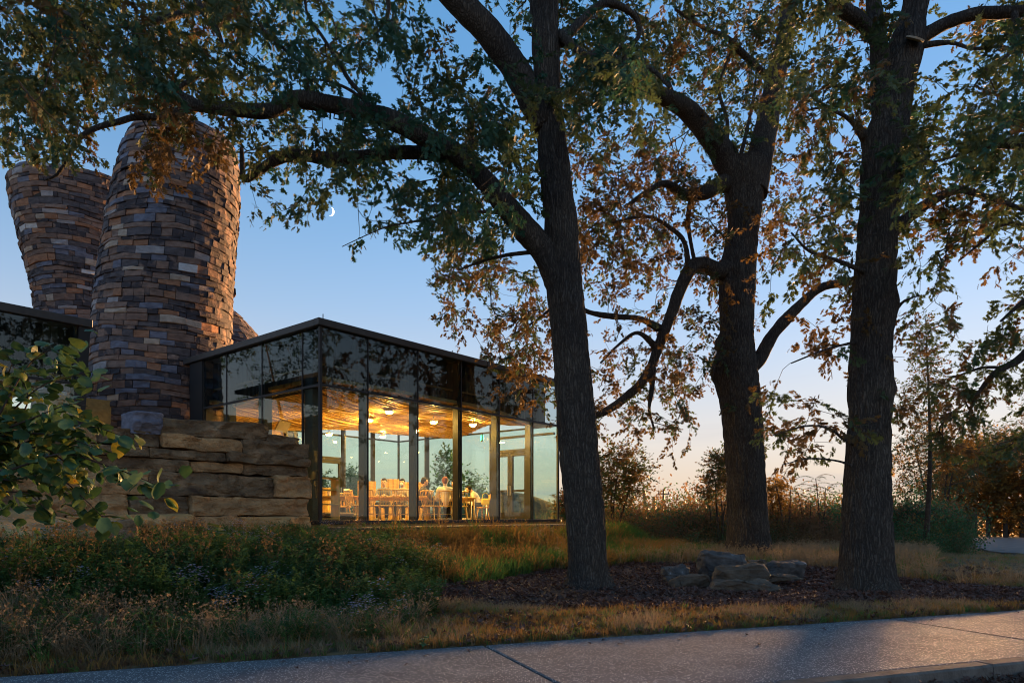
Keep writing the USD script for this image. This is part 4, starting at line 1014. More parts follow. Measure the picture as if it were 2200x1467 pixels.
class Skeleton:
    def __init__(self):
        self.P, self.par, self.dir, self.rad0, self.limb = [], [], [], [], []
    def limb_path(self, P, R, start=None):
        prev = start
        for i, (p, r) in enumerate(zip(P, R)):
            self.P.append(np.array(p)); self.par.append(-1 if prev is None else prev); self.rad0.append(r); self.limb.append(True)
            d = P[min(i + 1, len(P) - 1)] - P[max(i - 1, 0)]
            self.dir.append(d / (np.linalg.norm(d) + 1e-9))
            prev = len(self.P) - 1
    def grow(self, pts, rng, step=0.22, wobble=0.05, max_len=None):
        """Joins every point to the nearest wood so far with a bent twig."""
        pts = np.asarray(pts)
        d0, _ = cKDTree(np.array(self.P)).query(pts)
        tips = []
        arr = np.array(self.P)
        cap = np.empty((len(arr) + len(pts) * 14 + 1000, 3)); cap[:len(arr)] = arr
        m = len(arr)
        for i in np.argsort(d0):
            p = pts[i]
            D = ((cap[:m] - p) ** 2).sum(1)
            k = int(D.argmin())
            d = math.sqrt(D[k])
            if max_len and d > max_len:
                tips.append(None); continue
            n = max(1, min(12, int(d / step)))
            a = cap[k].copy()
            ctrl = a + self.dir[k] * d * (0.45 if not self.limb[k] else 0.2) + np.array([0, 0, 0.12 * d]) + rng.normal(0, wobble * d, 3)
            prev = k
            for j in range(1, n + 1):
                t = j / n
                q = (1 - t) ** 2 * a + 2 * t * (1 - t) * ctrl + t * t * p
                if j < n:
                    q = q + rng.normal(0, wobble * 0.5 * step, 3)
                dd = q - self.P[prev]
                self.P.append(q); self.par.append(prev); self.dir.append(dd / (np.linalg.norm(dd) + 1e-9)); self.rad0.append(0.0); self.limb.append(False)
                prev = len(self.P) - 1
                cap[m] = q; m += 1
            tips.append(prev)
        return tips
    def twigs(self, tip=0.0045, power=2.3, sides=5):
        n = len(self.P)
        acc = np.zeros(n)
        kids = np.zeros(n, int)
        for i in range(n):
            if self.par[i] >= 0:
                kids[self.par[i]] += 1
        for i in range(n - 1, -1, -1):
            if self.limb[i]:
                continue
            if kids[i] == 0 or acc[i] == 0:
                acc[i] += tip ** power
            acc[i] += 0
            if self.par[i] >= 0 and not self.limb[self.par[i]]:
                acc[self.par[i]] += acc[i] * 1.04
        rad = acc ** (1 / power)
        P, par = np.array(self.P), np.array(self.par)
        e = np.array([i for i in range(n) if not self.limb[i] and par[i] >= 0])
        a, b = P[par[e]], P[e]
        r1 = np.minimum(rad[e], 0.085)
        rp = np.where([self.limb[k] for k in par[e]], r1 * 1.25, np.minimum(rad[par[e]], 0.085))
        t = b - a
        t /= np.linalg.norm(t, axis=1, keepdims=True) + 1e-9
        ref = np.where(np.abs(t[:, 2:3]) > 0.9, [[1.0, 0, 0]], [[0, 0, 1.0]])
        u = np.cross(t, ref); u /= np.linalg.norm(u, axis=1, keepdims=True)
        w = np.cross(t, u)
        ang = np.linspace(0, 2 * np.pi, sides, endpoint=False)
        ring = np.cos(ang)[None, :, None] * u[:, None] + np.sin(ang)[None, :, None] * w[:, None]
        A = a[:, None] + ring * rp[:, None, None]
        Bv = b[:, None] + ring * r1[:, None, None] + t[:, None] * (r1[:, None, None] * 0.3)
        V = np.concatenate([A, Bv], 1).reshape(-1, 3)
        o = (np.arange(len(e)) * 2 * sides)[:, None]
        j = np.arange(sides)[None]
        F = np.concatenate([np.stack([o + j, o + (j + 1) % sides, o + sides + (j + 1) % sides], -1).reshape(-1, 3), np.stack([o + j, o + sides + (j + 1) % sides, o + sides + j], -1).reshape(-1, 3)])
        return V, F

def trunk_mesh(rows, d, seed, knots=(), flare=0.42, dcurve=None):
    """rows: (pixel y, left x, right x) of the trunk's outline at the distance d; bark ridges are real relief."""
    rows = np.array(sorted(rows, key=lambda q: -q[0]), float)
    dd = np.full(len(rows), d)
    zs = EYE + (HZ - rows[:, 0]) / FPX * dd
    xs, rs = ((rows[:, 1] + rows[:, 2]) / 2 - 1100) / FPX * dd, (rows[:, 2] - rows[:, 1]) / 2 / FPX * dd
    n = 176
    zz = np.arange(zs[0] - 0.35, zs[-1], 0.055)
    P = np.stack([np.interp(zz, zs, xs), np.full(len(zz), d) + (0 if dcurve is None else np.interp(zz, *dcurve)), zz], -1)
    from scipy.ndimage import gaussian_filter1d
    P[:, 0] = gaussian_filter1d(P[:, 0], 3, mode='nearest')
    R = gaussian_filter1d(np.interp(zz, zs, rs), 2.5, mode='nearest')
    th = np.linspace(0, 2 * np.pi, n, endpoint=False)
    T, Z = np.meshgrid(th, zz)
    Rm = R[:, None] * np.ones((1, n))
    k = np.clip((zs[0] + 1.0 - Z) / 1.3, 0, 1) ** 2.2
    Rm = Rm * (1 + k * flare * (np.cos(5 * T + seed) * 0.5 + np.cos(3 * T + 2.1 * seed) * 0.5))
    q = np.stack([np.cos(T) * Rm, np.sin(T) * Rm, Z], -1)
    lump = meshkit.fbm(q * np.array([1.6, 1.6, 0.8]) + seed * 5, 3, seed) - 0.5
    rid = 1 - np.abs(2 * meshkit.noise(np.stack([q[..., 0] * 17, q[..., 1] * 17, q[..., 2] * 2.2 + 0.5 * meshkit.noise(q * 4, 3)], -1), seed + 7) - 1)
    rid2 = meshkit.noise(np.stack([q[..., 0] * 32, q[..., 1] * 32, q[..., 2] * 4.5], -1), seed + 9)
    Rm = Rm + lump * 0.10 * R[:, None] * 1.1 - 0.036 * rid ** 2.2 + 0.014 * rid2
    for kz, ka, kr, kh in knots:
        Rm = Rm + kr * np.exp(-((Z - kz) / kh) ** 2 - (np.angle(np.exp(1j * (T - ka))) / (kh / R[:, None] * 1.1)) ** 2)
    V = np.stack([P[:, 0][:, None] + np.cos(T) * Rm, P[:, 1][:, None] + np.sin(T) * Rm, Z], -1).reshape(-1, 3)
    m = len(zz)
    i, j = np.meshgrid(np.arange(m - 1), np.arange(n), indexing='ij')
    A, B_, C, D = i * n + j, i * n + (j + 1) % n, (i + 1) * n + (j + 1) % n, (i + 1) * n + j
    F = np.vstack([np.stack([A, B_, C], -1).reshape(-1, 3), np.stack([A, C, D], -1).reshape(-1, 3)])
    return (V, F), P[::4], R[::4]

def limb_mesh(pts, seed):
    """pts: (pixel x, pixel y, half width in pixels, distance)."""
    W_ = np.array([[*at(a, b, d), r / FPX * d] for a, b, r, d in pts])
    C = curve(W_, 0.09)
    P, R = C[:, :3], np.maximum(C[:, 3], 0.006)
    m = tube(P, R, 22, rough=0.0)
    v = np.array(m.vertices)
    q = v[:len(P) * 22].reshape(len(P), 22, 3)
    out = q - P[:, None]
    nrm = out / (np.linalg.norm(out, axis=2, keepdims=True) + 1e-9)
    lump = meshkit.fbm(q * 2.2 + seed, 3, seed) - 0.5
    rid = meshkit.noise(q * 22, seed + 5) - 0.5
    amp = np.minimum(R, 0.16)[:, None]
    q = q + nrm * ((lump * 0.42 + rid * 0.16) * amp)[..., None]
    v[:len(P) * 22] = q.reshape(-1, 3)
    return trimesh.Trimesh(v, m.faces, process=False), P[::3], R[::3]

def oak(label, group, rows, d, limbs, cells, p_orange, seed, knots=(), leaf=0.13, spread=1.1, dens=1.0, cutmark=None, dcurve=None, extra=None, name='oak_tree'):
    r = np.random.default_rng(seed)
    root = thing(name, label, 'tree', group=group)
    sk = Skeleton()
    if rows:
        m, P, R = trunk_mesh(rows, d, seed, knots, dcurve=dcurve)
        part('trunk', m, 'bark', root, smooth=True)
        up = P[:, 2] > 4.0
        sk.limb_path(list(P[up]), list(R[up]))
    for k, L in enumerate(limbs):
        m, P, R = limb_mesh(L, seed * 10 + k)
        part('limb', m, 'bark', root, smooth=True)
        sk.limb_path(list(P[2:]), list(R[2:]))
    if cutmark is not None:
        part('pruning_scar', cutmark, 'cut_wood', root)
    tips, tone = [], []
    limbP = np.array(sk.P)
    tree2 = cKDTree(np.stack([(limbP[:, 0] / limbP[:, 1]) * FPX + 1100, HZ - (limbP[:, 2] - EYE) / limbP[:, 1] * FPX], -1))
    pts = []
    for (row, col) in cells:
        lv = int(LEAF[max(row, 0)][min(col, 43)])
        if row < 0 or col > 43:
            lv = max(3, lv - 1)
        if lv == 0:
            continue
        cell = (50 / FPX * d) ** 2
        lam = -math.log(1 - lv / 10.4) * cell / 0.034 * dens / 3.0 * (0.13 / leaf) ** 2 * (1.3 if 15 <= col <= 22 and 5 <= row <= 10 else 1.0) * (1.2 if col > 22 and row <= 6 else 1.0)
        for _ in range(r.poisson(lam)):
            px, py = (col + r.random()) * 50, (row + r.random()) * 50 - 24
            # leaves grow in bunches: pull towards a coarse jittered lattice
            if 685 < px < 745 and 420 < py < 490:
                continue
            _, k = tree2.query([px, py])
            base_d = limbP[k][1]
            dd = base_d + r.normal(0.4 * spread, spread) + (extra(px, py, r) if extra else 0)
            p = at(px, py, max(dd, 6.0))
            nz = meshkit.noise(np.array([[p[0] * 2.1, p[1] * 2.1, p[2] * 2.1 + seed]]), 3)[0]
            if nz < 0.43 and lv < 9:
                if r.random() < 0.88:
                    continue
            pts.append(p)
    pts = np.array(pts)
    tips = sk.grow(pts, r)
    V, F = sk.twigs()
    part('twigs', (V, F), 'twig_bark', root, kind='stuff')
    pos, idx, mats, sc = [], [], [], []
    SPn = 3
    for tp in tips:
        if tp is None:
            continue
        p, dr = sk.P[tp], sk.dir[tp]
        px, py = p[0] / p[1] * FPX + 1100, HZ - (p[2] - EYE) / p[1] * FPX
        po = p_orange(px, py)
        nz = meshkit.noise(np.array([[p[0] * 1.4, p[1] * 1.4, p[2] * 1.4 + 3 * seed]]), 8)[0]
        for j in range(SPn):
            d2 = dr + r.normal(0, 0.75, 3) + np.array([0, 0, -0.15])
            d2 /= np.linalg.norm(d2)
            y = np.cross([0, 0, 1], d2); y /= np.linalg.norm(y) + 1e-9
            z = np.cross(d2, y)
            roll = r.normal(0, 0.5)
            y2, z2 = y * math.cos(roll) + z * math.sin(roll), -y * math.sin(roll) + z * math.cos(roll)
            back = sk.P[sk.par[tp]] if j == 2 and sk.par[tp] >= 0 else p
            pos.append(back + r.normal(0, 0.035, 3)); mats.append(np.stack([d2, y2, z2], 1)); sc.append(r.uniform(0.8, 1.2))
            u = nz * 0.75 + 0.25 * r.random()
            lo = np.clip(po, 0.02, 0.98)
            t = 2 if u > 1 - 0.75 * lo ** 1.3 - 0.06 else (1 if u > 1 - 0.78 * lo - 0.30 else 0)
            idx.append(t * 3 + r.integers(0, 3))
    scatter('crown', spray_protos(leaf, 0.40 * leaf / 0.13), np.array(pos), idx, np.array(mats), sc, parent=root)
    return root

rowcol = lambda f: [(r_, c_) for r_ in range(-2, 21) for c_ in range(0, 46) if f(r_, c_)]
G_OAK = 'old oaks beside the pavilion'
# first oak, before the pavilion
T1 = 13.7
rows1 = [(1290, 1180, 1360), (1272, 1198, 1338), (1255, 1216, 1318), (1230, 1219, 1309), (1190, 1219, 1303), (1120, 1216, 1300), (1000, 1204, 1291), (900, 1196, 1281), (800, 1190, 1270), (700, 1184, 1262), (620, 1172, 1253), (560, 1168, 1248),
         (500, 1169, 1244), (400, 1163, 1230), (300, 1154, 1216), (200, 1147, 1206), (100, 1142, 1203), (0, 1139, 1200), (-120, 1136, 1196), (-260, 1140, 1190)]
limbs1 = [[(1215, 640, 34, 13.7), (1180, 555, 30, 13.65), (1130, 495, 27, 13.5), (1082, 436, 24, 13.4), (1030, 375, 21, 13.3), (970, 325, 21, 13.1), (905, 290, 21, 12.9), (850, 262, 20, 12.8), (760, 236, 18.5, 12.6), (690, 222, 18, 12.5), (630, 214, 17, 12.4), (585, 238, 15, 12.3), (520, 237, 14, 12.2), (430, 228, 12, 12.0), (380, 215, 9, 11.9)],
          [(1000, 340, 15, 13.2), (930, 330, 15, 13.3), (850, 328, 14, 13.4), (780, 338, 14, 13.5), (710, 342, 13.5, 13.6), (640, 333, 13, 13.7), (600, 340, 12, 13.8), (560, 364, 10, 13.9), (525, 385, 7, 14.0), (520, 340, 5, 14.1), (519, 318, 3.5, 14.1)],
          [(1175, 275, 28, 13.7), (1130, 190, 30, 13.6), (1095, 130, 30, 13.5), (1050, 70, 29, 13.3), (1000, 20, 28, 13.1), (940, -40, 26, 12.9), (860, -110, 22, 12.6)],
          [(420, 228, 9, 12.0), (345, 250, 7.5, 11.8), (290, 252, 6.5, 11.7), (255, 262, 6, 11.6), (205, 276, 5.5, 11.5), (168, 300, 4.5, 11.4), (150, 335, 4, 11.3), (122, 376, 3.2, 11.2), (95, 388, 1.6, 11.2)],
          [(430, 226, 8, 12.0), (385, 195, 6, 12.2), (430, 160, 4, 12.3), (450, 130, 3.0, 12.4)],
          [(795, 248, 7, 12.7), (788, 215, 5, 12.7), (752, 175, 4.5, 12.8), (725, 130, 4, 12.9), (690, 75, 3.5, 13.0), (660, 30, 3, 13.1), (655, -30, 2.4, 13.2)],
          [(790, 222, 4, 12.7), (745, 190, 3.2, 12.5), (690, 172, 2.5, 12.3), (640, 175, 1.6, 12.2)],
          [(670, 215, 5, 12.5), (660, 180, 4, 12.4), (662, 150, 3, 12.4), (625, 118, 3.4, 12.3), (575, 75, 3.2, 12.2), (550, 40, 2.6, 12.1)],
          [(1205, 90, 12, 13.7), (1245, 50, 9, 13.9), (1290, 10, 8, 14.1), (1335, 15, 7, 14.3), (1370, 45, 6, 14.5), (1365, 90, 4.5, 14.5), (1300, 108, 4, 14.4), (1240, 118, 4, 14.3)],
          [(1205, 75, 10, 13.65), (1260, 120, 8, 13.2), (1330, 130, 7, 12.9), (1400, 150, 5, 12.7), (1440, 190, 3, 12.6)],
          [(975, -5, 5, 13.0), (845, -30, 5, 12.6), (835, 25, 4.2, 12.6), (815, 65, 2.6, 12.6), (770, 110, 1.6, 12.5)],
          [(1015, 365, 8, 13.25), (1012, 290, 6, 13.2), (1016, 250, 5, 13.1), (1005, 238, 3.5, 13.0), (960, 240, 2.2, 12.9), (900, 262, 1.2, 12.8)],
          [(1160, 540, 5, 13.6), (1090, 548, 4, 13.9), (1040, 560, 3, 14.2), (985, 580, 2.2, 14.4)],
          [(1100, 460, 4, 13.4), (1000, 455, 3, 13.0), (880, 478, 2, 12.7), (830, 488, 1.6, 12.6), (788, 505, 1.1, 12.5), (735, 530, 0.8, 12.4)],
          [(455, -90, 16, 13.4), (420, -20, 9, 12.9), (440, 30, 7, 12.8), (465, 60, 5, 12.7), (480, 100, 3.5, 12.6)],
          [(455, 10, 9, 13.0), (340, 45, 7, 12.4), (290, 55, 5, 12.2), (240, 58, 3, 12.1)]]
po1 = lambda x, y: 0.18 if 780 < x < 1130 and y > 250 else (0.30 if x > 1130 else (0.50 if x < 560 else 0.24)) + (0.28 if 220 < x < 500 and y > 270 else 0)
oak('nearest tall oak, its long limb reaching left over the stone towers', G_OAK, rows1, T1, limbs1, rowcol(lambda r, c: (r <= 7 and c <= 22) or (8 <= r <= 10 and c <= 22) or (r <= 5 and 22 < c <= 27)), po1, 3,
    knots=[(5.6, -1.2, 0.05, 0.16), (7.4, 0.5, 0.06, 0.2)], spread=1.6, dens=2.15)
# middle oak, farther back
T2 = 21.3
rows2 = [(1212, 1535, 1692), (1200, 1546, 1680), (1188, 1560, 1662), (1160, 1564, 1654), (1100, 1564, 1648), (1000, 1561, 1642), (900, 1552, 1637), (840, 1543, 1631), (800, 1538, 1627), (770, 1539, 1622), (735, 1548, 1620), (700, 1547, 1618), (620, 1545, 1621), (560, 1549, 1624), (500, 1564, 1629),
         (450, 1564, 1635), (400, 1556, 1645), (370, 1552, 1650), (345, 1566, 1645)]
limbs2 = [[(1600, 415, 36, 21.3), (1572, 365, 29, 21.2), (1545, 318, 26, 21.0), (1512, 275, 23, 20.7), (1470, 232, 21, 20.4), (1425, 208, 18, 20.0), (1380, 190, 14, 19.7), (1330, 185, 10, 19.4), (1290, 160, 7, 19.1)],
          [(1612, 415, 36, 21.3), (1630, 350, 29, 21.4), (1645, 280, 25, 21.6), (1660, 200, 21, 21.9), (1680, 110, 18, 22.2), (1695, 20, 16, 22.5), (1705, -70, 14, 22.7)],
          [(1600, 565, 30, 21.3), (1550, 582, 19, 21.1), (1510, 568, 16, 20.9), (1483, 578, 15, 20.8), (1462, 620, 13.5, 20.7), (1440, 680, 12, 20.6), (1420, 730, 11, 20.6), (1402, 780, 10, 20.6), (1375, 825, 9.5, 20.5), (1330, 865, 9, 20.5), (1285, 890, 7, 20.4), (1220, 905, 5, 20.4)],
          [(1590, 385, 26, 21.3), (1545, 398, 18, 21.1), (1510, 415, 15, 20.9), (1470, 418, 12, 20.7), (1430, 395, 8, 20.5), (1395, 410, 6, 20.2), (1350, 440, 4, 20.0)],
          [(1600, 800, 18, 21.3), (1632, 770, 15, 21.3), (1660, 720, 13, 21.2), (1695, 680, 12, 21.1), (1725, 650, 11, 21.0), (1765, 618, 9.5, 20.8), (1835, 602, 8, 20.6), (1880, 580, 5, 20.4), (1940, 575, 3, 20.2)],
          [(1415, 705, 9, 20.6), (1375, 685, 6, 20.3), (1320, 680, 6, 20.0), (1270, 672, 5, 19.7), (1210, 650, 3.5, 19.4), (1150, 690, 2.5, 19.2), (1100, 720, 1.6, 19.0)],
          [(1410, 745, 8, 20.6), (1370, 715, 4, 20.4), (1330, 740, 3, 20.4), (1290, 780, 2, 20.4)],
          [(1480, 580, 7, 20.8), (1470, 520, 5, 20.7), (1440, 490, 4.5, 20.6), (1400, 467, 4, 20.5), (1360, 468, 3.5, 20.3), (1310, 480, 2, 20.1)],
          [(1487, 420, 6, 20.8), (1478, 470, 5, 20.8), (1484, 520, 4, 20.8), (1494, 570, 4, 20.8)],
          [(1585, 360, 5, 21.2), (1600, 300, 4, 21.2), (1615, 230, 3.2, 21.3), (1625, 160, 2.2, 21.3)],
          [(1560, 330, 4.5, 21.1), (1562, 260, 4, 21.0), (1545, 190, 3, 20.9), (1570, 110, 2, 20.8)],
          [(1450, 215, 5, 20.2), (1435, 165, 4, 20.1), (1450, 120, 2.5, 20.0)],
          [(1403, 790, 7, 20.6), (1400, 840, 5, 20.5), (1395, 880, 3.5, 20.4), (1405, 920, 2, 20.3)],
          [(1665, 180, 8, 21.9), (1600, 120, 7, 21.4), (1560, 80, 5, 21.0), (1510, 60, 4, 20.7), (1450, 20, 3, 20.4)],
          [(1575, 310, 4, 21.1), (1520, 300, 3, 21.4), (1480, 260, 2, 21.6)]]
po2 = lambda x, y: 0.74 if y > 330 else 0.52
oak('middle oak standing farther back behind the boulders, forked at mid height', G_OAK, rows2, T2, limbs2,
    rowcol(lambda r, c: (r <= 5 and 28 <= c <= 33) or (6 <= r <= 10 and 23 <= c <= 34) or (11 <= r <= 20 and c <= 32) or (r <= 4 and 24 <= c < 28 and (r + c) % 2 == 0)), po2, 5,
    knots=[(EYE + (1108 - 735) / FPX * T2, math.pi * 0.98, 0.16, 0.20), (EYE + (1108 - 800) / FPX * T2, math.pi, 0.13, 0.45)], leaf=0.132, spread=1.9, dens=1.95)
# third oak, at the right
T3 = 13.5
rows3 = [(1296, 1758, 1972), (1282, 1774, 1954), (1262, 1796, 1930), (1235, 1804, 1920), (1180, 1810, 1915), (1100, 1813, 1912), (1000, 1818, 1910), (900, 1826, 1912), (835, 1826, 1920), (800, 1827, 1913), (720, 1830, 1914), (660, 1834, 1925), (600, 1838, 1920), (500, 1846, 1926), (420, 1850, 1932),
         (350, 1854, 1940), (300, 1858, 1946), (285, 1858, 1947), (250, 1878, 1950), (200, 1882, 1961), (150, 1890, 1972), (110, 1905, 1982), (80, 1914, 1988), (50, 1930, 1984), (0, 1944, 1998), (-80, 1952, 2006), (-200, 1960, 2010)]
limbs3 = [[(1903, 270, 26, 13.5), (1893, 200, 22, 13.45), (1890, 130, 19, 13.4), (1884, 60, 17, 13.35), (1876, 0, 15, 13.3), (1868, -90, 12, 13.2)],
          [(1885, 90, 15, 13.4), (1850, 48, 16, 13.2), (1815, 22, 15, 13.0), (1780, -15, 14, 12.8), (1740, -70, 11, 12.6)],
          [(1960, 90, 17, 13.5), (2000, 68, 15, 13.5), (2045, 45, 13, 13.4), (2100, 30, 13, 13.3), (2160, 27, 12, 13.2), (2240, 22, 11, 13.1), (2330, 10, 9, 13.0)],
          [(1900, 510, 22, 13.5), (1938, 478, 13, 13.5), (1975, 450, 12, 13.4), (2015, 425, 10, 13.3), (2060, 408, 8, 13.1), (2110, 420, 6, 12.9), (2170, 440, 4.5, 12.7), (2240, 470, 3, 12.5)],
          [(1860, 295, 12, 13.5), (1838, 270, 6, 13.4), (1815, 250, 4, 13.2), (1770, 232, 3, 13.0), (1725, 240, 2, 12.8)],
          [(1965, 100, 8, 13.4), (2040, 92, 4, 13.1), (2090, 105, 3.5, 12.9), (2150, 100, 3, 12.7), (2195, 115, 2.4, 12.5)],
          [(2180, 30, 7, 13.1), (2184, 80, 5, 12.9), (2165, 120, 4, 12.8), (2120, 150, 3, 12.7), (2090, 190, 2, 12.6)],
          [(1845, 735, 5, 13.45), (1815, 740, 3, 13.2), (1770, 752, 2.2, 13.0), (1700, 780, 1.4, 12.8)],
          [(1840, 955, 6, 13.4), (1812, 942, 3.6, 13.2), (1780, 920, 2.6, 13.0), (1730, 915, 2, 12.8), (1660, 935, 1.2, 12.6)],
          [(1835, 1003, 4, 13.4), (1800, 990, 2.2, 13.2), (1740, 985, 1.6, 13.0), (1680, 998, 1, 12.8)],
          [(1920, 670, 5, 13.5), (1945, 645, 2.6, 13.3), (1975, 635, 1.8, 13.1)],
          [(2230, 300, 15, 12.6), (2200, 308, 13, 12.6), (2170, 308, 11, 12.6), (2130, 312, 6, 12.6), (2070, 330, 4, 12.7), (2000, 350, 2, 12.8)],
          [(1870, 590, 6, 13.4), (1800, 560, 4, 13.0), (1740, 540, 3, 12.8), (1700, 500, 2, 12.6)],
          [(2240, 500, 8, 12.4), (2160, 480, 5, 12.6), (2110, 520, 3, 12.7), (2060, 560, 2, 12.8)]]
scar = trimesh.creation.cylinder(0.17, 0.03, sections=20)
scar.apply_scale([1.0, 0.9, 1.0])
scar.apply_transform(trimesh.transformations.euler_matrix(0.55, 0.30, 0.0))
scar.apply_translation(at(1966, 84, 13.06))
po3 = lambda x, y: (0.85 if y > 640 else 0.5) if x < 1900 else (0.42 if y < 420 else 0.62)
oak('right hand oak with a pale sawn limb scar near the fork'.replace('right hand ', 'big leaning '), G_OAK, rows3, T3, limbs3,
    rowcol(lambda r, c: (r <= 5 and c >= 34) or (6 <= r <= 10 and c >= 35) or (11 <= r <= 20 and 33 <= c <= 38) or (11 <= r <= 13 and 39 <= c <= 41)), po3, 8,
    knots=[(EYE + (1108 - 838) / FPX * T3, -0.15, 0.07, 0.13), (EYE + (1108 - 655) / FPX * T3, -0.2, 0.06, 0.16), (EYE + (1108 - 300) / FPX * T3, math.pi * 0.97, 0.06, 0.18)], spread=1.5, dens=2.35, cutmark=scar)
# fourth oak: its trunk stands outside, its low branches reach in from the right
T4 = 15.0
limbs4 = [[(2520, 1000, 60, 15.2), (2490, 820, 50, 15.2), (2440, 700, 34, 15.2), (2330, 690, 20, 15.1), (2240, 730, 11, 15.0), (2185, 775, 8, 15.0), (2140, 800, 6, 15.0), (2105, 840, 4, 15.0), (2080, 890, 2.5, 15.0)],
          [(2440, 700, 26, 15.2), (2360, 600, 15, 15.0), (2280, 610, 9, 14.9), (2210, 640, 5, 14.8), (2150, 690, 2.5, 14.7)],
          [(2160, 790, 4, 15.0), (2110, 790, 3, 15.1), (2050, 810, 2, 15.2)]]
rows4 = [(1285, 2440, 2600), (1250, 2455, 2575), (1150, 2465, 2565), (1000, 2468, 2560), (850, 2466, 2552), (700, 2462, 2540), (500, 2466, 2536), (300, 2474, 2530)]
oak('oak outside the view whose dark low branches hang before the sunset', G_OAK, rows4, T4, limbs4, rowcol(lambda r, c: (11 <= r <= 13 and c >= 42) or (14 <= r <= 20 and c >= 39)), lambda x, y: 0.55, 9, spread=0.9, dens=3.2)
# ---------------------------------------------------------------- ground cover
from shapely.geometry import Polygon, Point
import shapely
def blades(seed, n, h, spread, width=0.006, bend=0.5, heads=False):
    r = np.random.default_rng(seed)
    V, F = [], []
    for _ in range(n):
        a = r.uniform(0, 2 * np.pi); b = r.uniform(0, spread)
        p = np.array([math.cos(a) * b, math.sin(a) * b, 0.0])
        d = np.array([math.cos(a + r.normal(0, 0.7)), math.sin(a + r.normal(0, 0.7)), 0.0])
        L = h * r.uniform(0.5, 1.1); bd = bend * r.uniform(0.3, 1.3)
        side = np.array([-d[1], d[0], 0]) * width * r.uniform(0.7, 1.3)
        k = len(V)
        pts = [p + d * L * bd * t * t + np.array([0, 0, L * t * (1 - 0.25 * bd * t)]) for t in (0, 0.4, 0.75, 1.0)]
        V += [pts[0] - side, pts[0] + side, pts[1] - side * 0.9, pts[1] + side * 0.9, pts[2] - side * 0.6, pts[2] + side * 0.6, pts[3]]
        F += [[k, k + 1, k + 3], [k, k + 3, k + 2], [k + 2, k + 3, k + 5], [k + 2, k + 5, k + 4], [k + 4, k + 5, k + 6]]
        if heads and r.random() < 0.5:
            for _j in range(5):
                q = pts[3] - d * 0.02 * _j + r.normal(0, 0.012, 3)
                k = len(V)
                V += [q, q + r.normal(0, 0.016, 3), q + r.normal(0, 0.016, 3)]
                F += [[k, k + 1, k + 2]]
    return np.array(V), np.array(F)
def weed(seed, h, n_leaf, leaf, stems=3, spread=0.12, tops=0, top_size=0.012, lance=0.28):
    r = np.random.default_rng(seed)
    V, F = [], []
    def tri(a, b, c):
        k = len(V); V.extend([a, b, c]); F.append([k, k + 1, k + 2])
    ends = []
    for _ in range(stems):
        a = r.uniform(0, 2 * np.pi)
        p = np.array([math.cos(a), math.sin(a), 0]) * r.uniform(0, spread * 0.5)
        lean = np.array([math.cos(a), math.sin(a), 0]) * r.uniform(0.1, 0.5) * h
        H = h * r.uniform(0.65, 1.1)
        at_ = lambda t: p + lean * t * t + np.array([0, 0, H * t])
        for t0, t1 in ((0, 0.35), (0.35, 0.7), (0.7, 1.0)):
            q0, q1 = at_(t0), at_(t1)
            for ang in (0, 2.1, 4.2):
                o = np.array([math.cos(ang), math.sin(ang), 0]) * 0.004; o2 = np.array([math.cos(ang + 2.1), math.sin(ang + 2.1), 0]) * 0.004
                tri(q0 + o, q0 + o2, q1 + o2 * 0.6); tri(q0 + o, q1 + o2 * 0.6, q1 + o * 0.6)
        for k in range(n_leaf):
            t = r.uniform(0.12, 1.0)
            c = at_(t); az = k * 2.4 + r.normal(0, 0.3)
            d = np.array([math.cos(az), math.sin(az), r.uniform(-0.3, 0.7)]); d /= np.linalg.norm(d)
            L = leaf * r.uniform(0.6, 1.2) * (1.15 - 0.5 * t)
            s = np.cross(d, [0, 0, 1]); s = s / (np.linalg.norm(s) + 1e-9) * L * lance + np.array([0, 0, r.normal(0, 0.2) * L * lance])
            m = c + d * L * 0.45
            e = c + d * L + np.array([0, 0, -0.15 * L])
            tri(c, m + s, m - s); tri(m + s, e, m - s)
        ends.append(at_(1.0))
        for _k in range(tops):
            b = at_(r.uniform(0.6, 1.0))
            e = b + np.array([r.normal(0, 0.07), r.normal(0, 0.07), r.uniform(0.02, 0.14)]) * h / 0.7
            tri(b, b + [0.004, 0, 0], e)
            for _j in range(3):
                v = r.normal(0, top_size, 3)
                tri(e + v, e + r.normal(0, top_size, 3), e + r.normal(0, top_size, 3))
            ends.append(e)
    return (np.array(V), np.array(F)), np.array(ends)
def flower_heads(seed, h, n):
    r = np.random.default_rng(seed)
    V, F = [], []
    for _ in range(n):
        c = np.array([r.normal(0, 0.10), r.normal(0, 0.10), h * r.uniform(0.7, 1.08)])
        for k in range(6):
            a0, a1 = k * np.pi / 3, k * np.pi / 3 + 0.7
            q = len(V)
            V += [c, c + 0.016 * np.array([math.cos(a0), math.sin(a0), 0.3]), c + 0.016 * np.array([math.cos(a1), math.sin(a1), 0.3])]
            F.append([q, q + 1, q + 2])
    return np.array(V), np.array(F)
def spread_on(n, fn, rng, bounds):
    """n points on the land where fn(x, y) gives the chance."""
    x0, x1, y0, y1 = bounds
    out = []
    tot = 0
    while tot < n:
        x, y = rng.uniform(x0, x1, n * 2), rng.uniform(y0, y1, n * 2)
        k = rng.random(n * 2) < fn(x, y)
        out.append(np.stack([x[k], y[k]], -1)); tot += int(k.sum())
    p = np.vstack(out)[:n]
    return np.column_stack([p, land(p[:, 0], p[:, 1])])
def se(x, y):
    rx, ry = x - BC[0], y - BC[1]
    return rx * BS[0] + ry * BS[1], -(rx * BT[0] + ry * BT[1])
def inview(x, y, m=1.0):
    return (y > 5.0) & (np.abs(x) < y * 0.745 + m)
